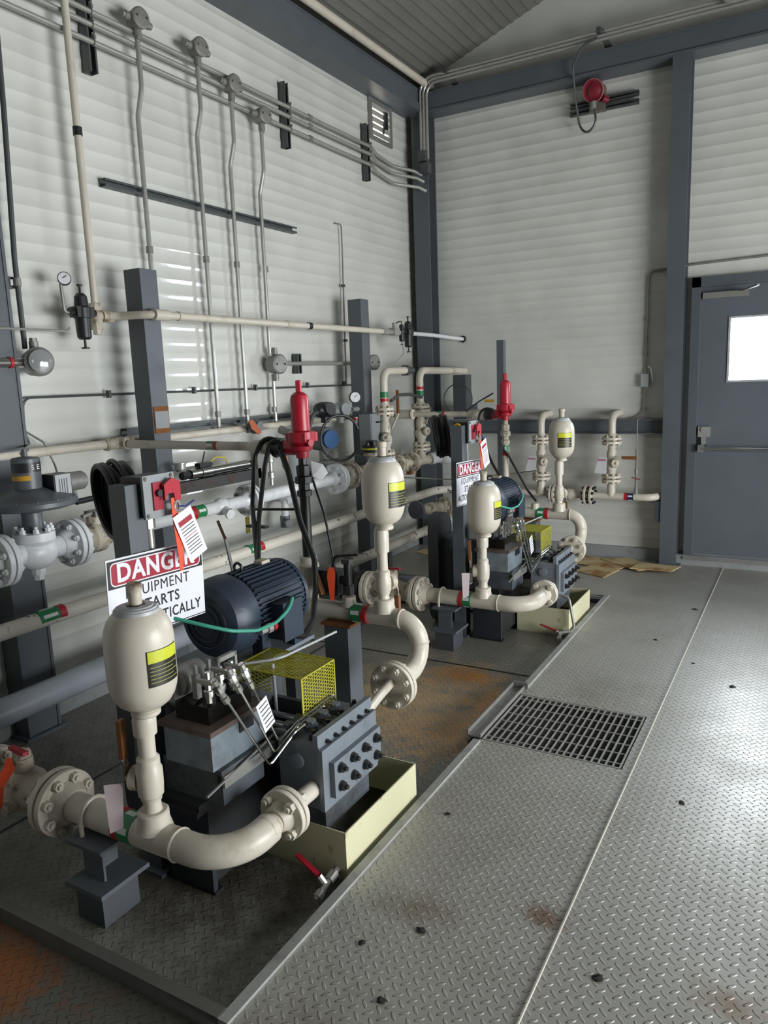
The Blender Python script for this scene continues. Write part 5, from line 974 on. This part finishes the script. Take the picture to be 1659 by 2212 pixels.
mm = M(); mm.box(-2.95, -2.91, 3.05, 3.15, 1.158, 1.18); mm.bar((-2.93, 3.09, 1.18), (-2.93, 3.115, 1.24), 0.006, 0.004); t.part('switch', mm, blackm)
hose([(-2.93, 3.15, 1.175), (-2.93, 3.20, 1.20), (-2.93, 3.28, 1.19), (-2.95, 3.32, 1.13)], 0.004, 'thin yellow wire looping over the shiny steel cylinder', m_=mat('yellow_wire', '#c9b83f', 0.4), name='wire', cat='wire', bend=0.02)
t = T('tube_manifold', 'column of small steel fittings left of the black hoses on the wall', 'fitting', (-2.88, 3.62, 1.0))
mm = M(); mm.lathe([(0.012, 0.98), (0.012, 1.02), (0.022, 1.025), (0.022, 1.06), (0.012, 1.065), (0.012, 1.12), (0.024, 1.125), (0.024, 1.16), (0.030, 1.18), (0.030, 1.21), (0.016, 1.22), (0.016, 1.25)], (-2.88, 3.63, 0), (0, 0, 1), 10); t.part('stack', mm, galv)
t = T('header_valve', 'grey valve with an orange handle on the chest-height wall pipe', 'valve', (-3.15, 3.75, 1.27))
mm = M(); mm.sphere((-3.13, 3.80, 1.33), 0.05, 0.8, 1, 1); mm.cyl((-3.19, 3.80, 1.315), (-3.08, 3.80, 1.33), 0.03); t.part('body', mm, act); mm = M(); mm.prism([(-3.085, 3.69, 1.37), (-3.085, 3.72, 1.38), (-3.08, 3.77, 1.33), (-3.08, 3.80, 1.29), (-3.08, 3.77, 1.28), (-3.085, 3.71, 1.32)], (0.008, 0, 0)); t.part('handle', mm, mat('orange_handle', '#a95425', 0.5))
ribbon([(-2.86, 3.74, 1.20), (-2.86, 3.75, 1.15), (-2.86, 3.77, 1.08)], 0.05, 'orange ribbon behind the draped black hoses', m_=mat('orange_dull', '#b8683a', 0.6))
t = T('pressure_controller', 'grey tapered instrument body behind the black hoses', 'instrument', (-2.93, 3.95, 0.98))
mm = M(); mm.lathe([(0.03, 0.93), (0.035, 0.98), (0.075, 1.06), (0.085, 1.14), (0.08, 1.22), (0.05, 1.25), (0.03, 1.27)], (-2.93, 3.93, 0), (0, 0, 1), 20); t.part('body', mm, graybox); mm = M(); mm.cyl((-2.93, 3.93, 1.27), (-3.02, 3.93, 1.30), 0.028); t.part('neck', mm, galvd)
for k, (y, z, mm_, nm, lab) in enumerate(((4.42, 1.40, blackm, 'transmitter', 'dark round transmitter head on the wall left of the pressure gauge'), (4.62, 1.385, graybox, 'transmitter', 'light grey round transmitter head beside the dark one'))):
    t = T(nm, lab, 'instrument', (-3.0, y, z-0.06)); mm = M(); mm.lathe([(0.03, -0.075), (0.048, -0.06), (0.056, -0.03), (0.056, 0.03), (0.048, 0.06), (0.03, 0.075)], (-3.0, y, z), (0.5, 1, 0), 24); mm.cyl((-3.0, y, z), (-3.0, y, z-0.09), 0.028); mm.cyl((-3.0, y, z), (-2.93, y-0.02, z+0.01), 0.045); t.part('housing', mm, mm_)
    if k: mm = M(); mm.cyl((-2.97, y+0.12, z), (-2.97, y+0.20, z), 0.018, seg=8); t.part('plug', mm, galv)
mm = M(); mm.pipe([(-3.0, 4.34, 1.39), (-3.0, 4.26, 1.37), (-3.0, 4.22, 1.28), (-3.0, 4.2, 1.15)], 0.016, 0.06, seg=10); single('flex_conduit', mm, strutm, 'dark flexible conduit curving down from the round transmitter', 'conduit')
gauge((-2.93, 4.72, 1.475), (0.7, -0.7, 0), 0.042, 'round pressure gauge above the grey cabinet beside the second tall post')
t = T('grey_cabinet', 'tall narrow grey cabinet on the second tall post', 'cabinet', (-2.95, 4.97, 1.07))
mm = M(); mm.box(-3.0, -2.90, 4.88, 5.06, 1.08, 1.34); mm.bevel(0.008); t.part('housing', mm, graybox); mm = M(); mm.box(-2.90, -2.895, 4.89, 5.05, 1.09, 1.33); t.part('door', mm, graybox); mm = M(); mm.box(-2.895, -2.88, 4.95, 5.0, 1.27, 1.283); t.part('latch', mm, blackm)
t = T('meter', 'grey round instrument with a blue face behind the black loop', 'instrument', (-2.95, 4.35, 1.1))
mm = M(); mm.cyl((-3.08, 4.42, 1.20), (-2.93, 4.36, 1.20), 0.085, seg=32); mm.box(-3.05, -2.98, 4.40, 4.56, 1.12, 1.26); t.part('housing', mm, act); mm = M(); mm.cyl((-2.93, 4.36, 1.20), (-2.905, 4.35, 1.20), 0.062, seg=32); t.part('face', mm, bluec); mm = M(); mm.box(-2.98, -2.97, 4.50, 4.53, 1.15, 1.24); t.part('red_label', mm, sgr); mm = M(); mm.cyl((-3.0, 4.38, 1.12), (-3.0, 4.38, 0.97), 0.03); t.part('stem', mm, galvd)
u_, v_, w_ = frame((0.8, -0.6, 0)); cc = Vector((-2.78, 4.27, 1.215))
mm = M(); mm.pipe([cc+u_*0.14*math.cos(a)+v_*0.155*math.sin(a) for a in [0.35+k*2*PI/30*0.86 for k in range(31)]], 0.0095, seg=10); single('hose_loop', mm, black, 'big open black hose loop right of the near red relief valve', 'hose')
t = T('quick_coupling', 'small red and chrome hose coupling at the top right of the black loop', 'fitting', (-2.78, 4.34, 1.3)); mm = M(); mm.lathe([(0.010, 0), (0.014, 0.02), (0.010, 0.03), (0.016, 0.035), (0.016, 0.05)], (-2.72, 4.38, 1.30), (0, 0, 1), 12); t.part('body', mm, galv); mm = M(); mm.cyl((-2.72, 4.38, 1.33), (-2.72, 4.38, 1.345), 0.0165); t.part('color_band', mm, redb)
mm = M(); mm.prism([(-1.985, 2.79, 1.245), (-1.945, 2.83, 1.225), (-1.94, 2.86, 1.18), (-1.965, 2.84, 1.15), (-1.985, 2.80, 1.17)], (0.002, -0.001, 0)); single('paper_tag', mm, paperw, 'crumpled white and pink tag below the near red relief valve', 'tag')
mm = M(); mm.box(-3.05, -2.85, 4.95, 4.97, 1.02, 1.03); mm.box(-2.95, -2.94, 4.2, 4.95, 1.045, 1.055); single('instrument_rail', mm, strutm, 'thin dark rail under the grey cabinet', 'rail')

# ================================================================== FAR CORNER PIPING
def wheel(t, c, n, r):
    mm = M(); mm.lathe([(r*0.3, 0), (r*0.9, 0.006), (r, 0.015), (r, 0.03), (r*0.85, 0.04), (r*0.3, 0.045), (0.008, 0.06)], c, n, 20); t.part('gear_case', mm, cream2)
def stack(x, y, zf, zl, ztop, rF, label, vlabel, top, lever=None, mk=None, dirty=cream, wheeln=(0.6, -0.8, 0)):
    t = T('riser_pipe', label, 'pipe', (x, y, zf)); r = 0.030
    mm = M(); mm.pipe([(x, y, zf+0.03), (x, y, ztop)]+top, r, 0.075, seg=20); t.part('pipe', mm, cream)
    t.flange((x, y, zf), (0, 0, 1), rF, 0.020, 8, 0.009, cream, 0.012, r, bm_=cream2)
    if mk:
        mm = M(); mm.cyl((x, y, mk[0]-0.022), (x, y, mk[0]+0.022), r*1.03, seg=24); t.part('pipe_marker', mm, green); mm = M(); mm.cyl((x, y, mk[1]-0.012), (x, y, mk[1]+0.012), r*1.04, seg=24); t.part('color_band', mm, redb)
    t2 = T('plug_valve', vlabel, 'valve', (x, y, zl)); h = zf-zl
    mm = M(); mm.lathe([(0.03, zl+0.03), (0.034, zl+0.06), (0.05, zl+h*0.30), (0.05, zl+h*0.42), (0.036, zl+h*0.45), (0.040, zl+h*0.55), (0.040, zl+h*0.7), (0.030, zl+h*0.76), (0.030, zf-0.03)], (x, y, 0), (0, 0, 1), 24); t2.part('body', mm, dirty)
    n = Vector(wheeln).normalized(); wheel(t2, Vector((x, y, zl+h*0.42))+n*0.035, n, 0.038)
    t2.flange((x, y, zl), (0, 0, 1), rF*0.97, 0.020, 8, 0.009, dirty, 0.012, r, bm_=cream2)
    if lever:
        p, q, m_ = lever; mm = M(); mm.bar(Vector(p), Vector(q), 0.018, 0.008); t2.part('lever', mm, m_)
    return t
stack(-2.87, 5.05, 1.355, 1.015, 1.655, 0.073, 'cream riser with green and red tape just right of the second tall post', 'cream plug valve on the riser right of the second tall post', [(-2.87, 5.42, 1.66)], ((-2.80, 5.02, 1.22), (-2.78, 5.10, 1.33), cream), (1.48, 1.44))
stack(-2.83, 5.58, 1.345, 1.03, 1.655, 0.078, 'cream riser with red and green tape nearer the corner column', 'cream plug valve on the riser nearer the corner column', [(-2.83, 6.52, 1.645)], ((-2.77, 5.55, 1.22), (-2.76, 5.62, 1.35), cream2), (1.47, 1.515), wheeln=(1, -0.3, 0))
mm = M(); mm.box(-2.90, -2.84, 5.40, 5.43, 1.62, 1.70); mm.cyl((-2.87, 5.42, 1.66), (-2.85, 5.50, 1.66), 0.026); single('pipe_clamp', mm, strutm, 'dark clamp at the end of the upper cream pipe by the corner risers', 'clamp')
t = T('cross_pipe', 'cream low manifold pipe with flanges joining the two corner risers', 'pipe', (-2.86, 5.4, 0.85))
mm = M(); mm.pipe([(-2.88, 4.98, MZ), (-2.87, 5.05, MZ), (-2.84, 5.75, 0.91)], 0.04, seg=20); mm.cyl((-2.87, 5.05, MZ), (-2.87, 5.05, 1.0), 0.036); mm.cyl((-2.83, 5.58, 0.92), (-2.83, 5.58, 1.02), 0.038, 0.032); mm.cyl((-2.85, 5.30, 0.92), (-2.85, 5.30, 0.84), 0.035); t.part('pipe', mm, cream2)
t.flange((-2.86, 5.20, 0.925), (0, 1, 0), 0.078, 0.018, 8, 0.008, cream2, 0.008, 0.0); t.flange((-2.85, 5.42, 0.92), (0, 1, 0), 0.085, 0.018, 8, 0.008, cream2, 0.008, 0.0)
mm = M(); mm.box(-2.88, -2.78, 5.28, 5.33, 0.835, 0.86); t.part('valve_grip', mm, brown)
t = T('globe_valve', 'white globe valve with bolted top beside the corner column', 'valve', (-2.75, 5.9, 0.85))
mm = M(); mm.sphere((-2.76, 5.88, 0.93), 0.085, 1, 1, 0.95); mm.cyl((-2.83, 5.74, 0.91), (-2.76, 5.88, 0.93), 0.05); mm.lathe([(0.07, 0.98), (0.09, 1.0), (0.09, 1.045), (0.06, 1.05)], (-2.73, 5.90, 0), (0, 0, 1), 24); t.part('body', mm, white)
t.bolts(t.o, [(-2.73+0.072*math.cos(k*PI/4), 5.9+0.072*math.sin(k*PI/4), 1.048) for k in range(8)], (0, 0, 1), 0.011, 0.03, white)
t.flange((-2.70, 6.05, 0.92), (0.35, 1, 0), 0.10, 0.02, 8, 0.009, lightgrey, 0.008, 0.04)
single('hose', M().pipe([(-2.85, 5.12, 1.43), (-2.85, 5.25, 1.47), (-2.83, 5.40, 1.47), (-2.80, 5.55, 1.44)], 0.013, 0.06, seg=8), strutm, 'dark hose strung between the two corner risers', 'hose')
mm = M(); mm.box(-2.86, -2.845, 5.22, 5.245, 1.33, 1.51); single('flat_bar', mm, rustm, 'small rusty upright bar between the two corner risers', 'bar')
t = T('relief_tee', 'cream tee where the far relief pipe meets the wall header', 'pipe fitting', (-2.95, 5.36, 1.27))
mm = M(); mm.cyl((-2.93, 5.36, 1.312), (-2.78, 5.36, 1.312), 0.036, seg=20); mm.torus((-2.79, 5.36, 1.312), (1, 0, 0), 0.036, 0.006); t.part('fitting', mm, cream)
# lower corner pipes
t = T('strainer_pipe', 'tan flanged pipe with a slate-blue end flange low in the far corner', 'pipe', (-2.9, 5.8, 0.3))
mm = M(); mm.lathe([(0.034, 0), (0.034, 0.10), (0.05, 0.14), (0.055, 0.20), (0.045, 0.24), (0.05, 0.34)], (-2.86, 5.55, 0.50), (0.12, 1, -0.10), 22); mm.cyl((-2.83, 5.80, 0.475), (-2.83, 5.80, 0.38), 0.035); t.part('body', mm, cream2)
q = M(); q.lathe([(0.03, 0), (0.075, 0.002), (0.078, 0.006), (0.078, 0.03), (0.07, 0.034), (0.036, 0.045), (0.034, 0.07)], (-2.865, 5.50, 0.505), (0.12, 1, -0.10), 30); t.part('blue_flange', q, mat('blue_grey_flange', '#6e7180', 0.45), label='slate blue end flange')
t.flange((-2.81, 5.96, 0.46), (0.12, 1, -0.1), 0.09, 0.02, 8, 0.010, cream2, 0.008, 0.045)
mm = M(); mm.box(-2.855, -2.835, 5.79, 5.83, 0.26, 0.36); mm.cyl((-2.84, 5.81, 0.36), (-2.80, 5.81, 0.38), 0.008); single('padlock', mm, mat('red_tag', '#e0442e', 0.5), 'small red lock hanging below the tan flanged pipe in the far corner', 'lock')
single('tie_rod', M().pipe([(-3.31, 5.9, 0.72), (-2.72, 5.9, 0.715), (-1.98, 6.0, 0.80)], 0.006, seg=8), stain, 'thin shiny rod running behind the far danger sign', 'rod')
t = T('slate_bracket', 'slate steel upright stub on the back wall behind the grey hose loop', 'bracket', (-2.72, 6.25, 1.2)); mm = M(); mm.box(-2.79, -2.67, 6.15, 6.28, 1.22, 1.61); mm.bevel(0.004); t.part('tube', mm, steeld); mm = M(); mm.box(-2.78, -2.68, 6.28, 6.44, 1.24, 1.34); t.part('arm', mm, steeld)
u_, v_, w_ = frame((0.1, -1, 0)); cc = Vector((-2.74, 6.14, 1.40))
single('hose_loop', M().torus(cc, (0.1, -1, 0), 0.13, 0.006, 36, 8), strutm, 'thin grey hose loop in front of the slate bracket in the corner', 'hose')
mm = M(); mm.box(-2.63, -2.54, BY-0.006, BY-0.002, 1.352, 1.378); single('caution_label', mm, mat('amber_label', '#c9962c', 0.5), 'small amber label on the back wall left of the far red relief valve', 'label')
for nm, yy, lab in (('a', 5.32, 'black cable arcing from the far relief pipe up to the slim upright'),):
    hose([(-2.30, 5.30, 1.33), (-2.22, 5.35, 1.40), (-2.14, 5.45, 1.46)], 0.006, lab, bend=0.04)
# back wall stacks C and D
YB = 6.30
stack(-2.035, YB, 1.03, 0.715, 1.235, 0.082, 'left cream riser in front of the back wall girt', 'left cream valve by the back wall with a brown lever', [(-2.02, YB+0.22, 1.245)], ((-2.0, YB-0.06, 0.895), (-1.90, YB-0.06, 0.895), cream2))
stack(-1.435, YB, 1.03, 0.715, 1.235, 0.082, 'right cream riser in front of the back wall girt near the slate column', 'right cream valve by the back wall with a brown lever', [(-1.42, YB+0.22, 1.245)], ((-1.40, YB-0.06, 0.895), (-1.34, YB-0.06, 0.895), cream2))
for x, lab in ((-1.90, 'left'), (-1.34, 'right')):
    mm = M(); mm.box(x, x+0.115, YB-0.07, YB-0.05, 0.882, 0.908); mm.bevel(0.003); single('lever_grip', mm, brown, 'brown lever grip on the %s back wall valve' % lab, 'handle')
for x, lab in ((-2.11, 'left'), (-1.515, 'right')):
    mm = M(); mm.prism([(x, YB-0.10, 0.90), (x+0.07, YB-0.11, 0.90), (x+0.06, YB-0.10, 0.76), (x-0.04, YB-0.09, 0.77)], (0, -0.0015, 0)); mm.mi = 1; mm.prism([(x-0.005, YB-0.1025, 0.885), (x+0.06, YB-0.1125, 0.885), (x+0.06, YB-0.1125, 0.87), (x-0.01, YB-0.1025, 0.87)], (0, -0.001, 0)); single('paper_tag', mm, [paperw, pink], 'white and pink paper tag hanging on the %s back wall valve' % lab, 'tag')
t = T('back_pipe', 'cream low pipe along the back wall with flanges and red and blue tape', 'pipe', (-1.5, YB, 0.5))
LZ = 0.565
mm = M(); mm.pipe([(-2.25, YB, LZ), (-1.09, YB, LZ), (-1.05, YB+0.2, LZ+0.01)], 0.030, 0.09, seg=20); mm.cyl((-2.035, YB, LZ), (-2.035, YB, 0.70), 0.045, 0.032); mm.cyl((-1.435, YB, LZ), (-1.435, YB, 0.70), 0.034); mm.lathe([(0.03, 0), (0.048, 0.04), (0.048, 0.08), (0.03, 0.11)], (-1.84, YB, LZ), (1, 0, 0), 20); t.part('pipe', mm, cream)
t.flange((-1.93, YB, LZ), (1, 0, 0), 0.078, 0.018, 8, 0.008, cream, 0.01, 0.0, bm_=blackm); t.flange((-1.62, YB, LZ), (1, 0, 0), 0.085, 0.018, 8, 0.011, cream, 0.03, 0.0, bm_=blackm)
t.marker((-1.275, YB, LZ), (1, 0, 0), 0.030, 0.05, 0.025, navy, flip=-1)
t = T('instrument_tap', 'thin steel tube with small red-handled valve above the low back wall pipe', 'tube', (-1.235, YB, 0.58))
mm = M(); mm.cyl((-1.235, YB, 0.59), (-1.235, YB, 0.66), 0.016, 0.012, seg=10); mm.cyl((-1.235, YB, 0.66), (-1.235, YB, 0.88), 0.010, seg=10); mm.cyl((-1.235, YB, 0.76), (-1.235, YB, 0.80), 0.016, seg=8); mm.cyl((-1.235, YB, 0.90), (-1.235, YB, 0.96), 0.009, seg=10); mm.pipe([(-1.235, YB, 0.90), (-1.235, YB, 1.20), (-1.22, BY-0.02, 1.21)], 0.004, 0.01, seg=8); t.part('tube', mm, galvd)
mm = M(); mm.bar((-1.27, YB-0.02, 0.73), (-1.20, YB-0.02, 0.715), 0.014, 0.008); t.part('lever', mm, mat('rust_red', '#8a4a3a', 0.5))
t = T('wall_bracket', 'slate bracket under the end of the low back wall pipe', 'bracket', (-1.09, 6.4, 0.3)); mm = M(); mm.box(-1.14, -1.05, 6.34, 6.48, 0.515, 0.53); mm.box(-1.09, -1.05, 6.34, 6.36, 0.36, 0.515); t.part('arm', mm, steeld)
# thin conduit on the back wall with switch
conduit([(RX-0.2, BY-0.02, 2.48), (-0.88, BY-0.02, 2.385), (-1.21, BY-0.02, 2.36), (-1.215, BY-0.02, 1.55)], 0.009, 'thin grey conduit above the exit door dropping beside the slate column', 0.05, [((-1.13, BY-0.02, 2.365), (1, 0, 0)), ((-1.214, BY-0.02, 2.0), (0, 0, 1)), ((-1.214, BY-0.02, 1.72), (0, 0, 1))], m_=galvd)
conduit([(-1.22, BY-0.02, 1.46), (-1.225, BY-0.02, 1.26), (-1.255, BY-0.03, 1.215), (-1.30, BY-0.05, 1.20)], 0.008, 'short thin conduit below the white wall switch', 0.04, [((-1.222, BY-0.02, 1.28), (0, 0, 1))], m_=galvd)
t = T('wall_switch', 'small white switch box on the back wall left of the slate column', 'switch', (-1.21, BY-0.03, 1.45)); mm = M(); mm.box(-1.245, -1.185, BY-0.05, BY, 1.455, 1.56); mm.bevel(0.005); t.part('box', mm, lightgrey); mm = M(); mm.pipe([(-1.19, BY-0.05, 1.62), (-1.165, BY-0.06, 1.60), (-1.15, BY-0.055, 1.50)], 0.005, 0.02, seg=8); t.part('lever', mm, wtape)
# conduits over the back beam and the corner drop
for k, nm in enumerate(('outer', 'middle', 'inner')):
    z = 4.13-0.026*k; x = -3.105+0.028*k; y = 6.285+0.004*k
    conduit([(x, y, 3.47+0.03*(2-k)), (x, y, z-0.0), (-2.85, y, z), (RX-0.3, y, z+0.01)], 0.0125, nm+' of three conduits bending out of the corner and along the back beam', 0.15, m_=galv)
for k, (z, lab) in enumerate(((3.50, 'upper'), (3.40, 'lower'))):
    t = T('pull_box', lab+' small dark pull box on the corner column', 'junction box', (-3.09, 6.29, z-0.04)); mm = M(); mm.box(-3.125+0.02*k, -3.055+0.02*k, 6.25, 6.33, z-0.045, z+0.04); mm.bevel(0.008); t.part('body', mm, strutm)
for x, lab in ((-2.86, 'near the corner'), (-1.58, 'above the red alarm')):
    mm = M(); mm.prism([(x, 6.26, 4.145), (x+0.04, 6.26, 4.145), (x+0.10, 6.36, 4.015), (x+0.04, 6.36, 4.015)], (0.0, 0.012, 0)); mm.box(x-0.01, x+0.02, 6.255, 6.30, 4.12, 4.16); single('conduit_bracket', mm, strutm, 'angled bracket holding the three beam conduits '+lab, 'bracket')
t = jbox((-0.66, 6.25, 4.135), 0.05, 0.1, (0.1, -1, -0.3), 'round junction box on the conduits at the top right', hubs=[(-1, 0, 0), (1, 0, 0)])
# red alarm beacon with rails
for z, lab in ((3.705, 'upper'), (3.645, 'lower')):
    strut('strut_channel', (-1.845, BY-0.015, z), (-1.31, BY-0.015, z), 0.036, (0, -1, 0), lab+' short dark rail behind the red alarm on the back wall', 'rail')
t = T('alarm_horn', 'round dark red alarm horn on two rails high on the back wall', 'alarm', (-1.62, 6.38, 3.65))
mm = M(); c = Vector((-1.63, 6.36, 3.755)); n = Vector((-0.15, -1, -0.35)).normalized()
mm.lathe([(0.05, -0.10), (0.06, -0.06), (0.075, -0.02), (0.085, 0.0), (0.086, 0.015), (0.078, 0.02), (0.06, 0.012), (0.03, 0.03), (0.001, 0.034)], c, n, 32); mm.cyl(c+Vector((0.06, 0.02, -0.06)), c+Vector((0.09, 0.06, -0.07)), 0.025); t.part('housing', mm, mat('alarm_red', '#7c1a2c', 0.4))
mm = M(); mm.torus(c+n*0.016, n, 0.082, 0.004, 32, 6); t.part('rim', mm, mat('alarm_rim', '#b5737a', 0.4)); mm = M(); mm.box(-1.68, -1.56, 6.42, 6.48, 3.62, 3.80); t.part('base', mm, mat('alarm_base', '#6c675f', 0.5)); mm = M(); mm.cyl(c+Vector((0.0, 0.0, -0.08)), c+Vector((0, 0, -0.13)), 0.02, seg=8); t.part('gland', mm, galv)
single('alarm_cable', M().pipe([(-1.58, 6.26, 4.09), (-1.70, 6.25, 4.05), (-1.765, 6.25, 3.92), (-1.77, 6.34, 3.72), (-1.755, 6.42, 3.52), (-1.68, 6.38, 3.45), (-1.61, 6.37, 3.52), (-1.625, 6.36, 3.63)], 0.009, 0.09, seg=8), strutm, 'grey flexible cable looping from the beam down to the red alarm', 'cable')
# ================================================================== THINGS ON THE FLOOR
def board(pts, z, label):
    mm = M(); mm.prism([(x, y, z) for x, y in pts], (0, 0, 0.006)); return single('absorbent_sheet', mm, paper, label, 'sheet', 'stained tan sheets on the floor')
board([(-3.15, 6.02), (-2.70, 5.84), (-2.60, 6.10), (-3.08, 6.36)], 0.001, 'plain tan sheet lying in the far left corner')
board([(-1.64, 5.90), (-1.36, 5.76), (-1.30, 6.05), (-1.50, 6.22)], 0.001, 'tan stained sheet nearest the pump head by the back wall')
board([(-1.66, 6.40), (-1.20, 6.26), (-1.30, 6.05), (-1.72, 6.12)], 0.008, 'tan stained sheet right under the low back wall pipe')
board([(-1.30, 6.42), (-1.02, 6.12), (-1.16, 6.02), (-1.52, 6.30)], 0.015, 'tan stained sheet in the middle of the floor sheets')
board([(-1.22, 6.04), (-0.90, 6.06), (-0.86, 6.24), (-1.18, 6.26)], 0.022, 'rightmost tan stained sheet toward the exit door')
mm = M(); mm.box(-1.42, -1.24, 5.21, 5.27, -0.035, -0.005); single('flat_bar', mm, steeld, 'short dark flat bar on the floor beyond the far drip tray', 'bar')
rr = random.Random(3)
spots = [(-0.92, 1.72, .014), (-0.62, 5.2, .016), (-0.28, 3.95, .016), (-0.35, 2.75, .013), (-0.42, 1.78, .014), (-0.9, 1.45, .012), (0.02, 4.8, .014), (-0.75, 4.5, .012), (0.1, 3.9, .012), (-1.05, 1.6, .010), (-0.5, 4.2, .010), (-1.1, 2.3, .012)]
for i, (x, y, r) in enumerate(spots):
    mm = M(); n = 7; mm.lathe([(r*rr.uniform(.5, .9), 0), (r, r*0.15), (r*0.4, r*0.35)], (x, y, 0.0005), (0, 0, 1), n)
    for v in mm.bm.verts: v.co.x += rr.uniform(-.4, .4)*r; v.co.y += rr.uniform(-.4, .4)*r
    single('debris_bit', mm, debris, 'small dark bit of debris lying on the tread plate walkway', 'debris', 'dark debris bits on the walkway')
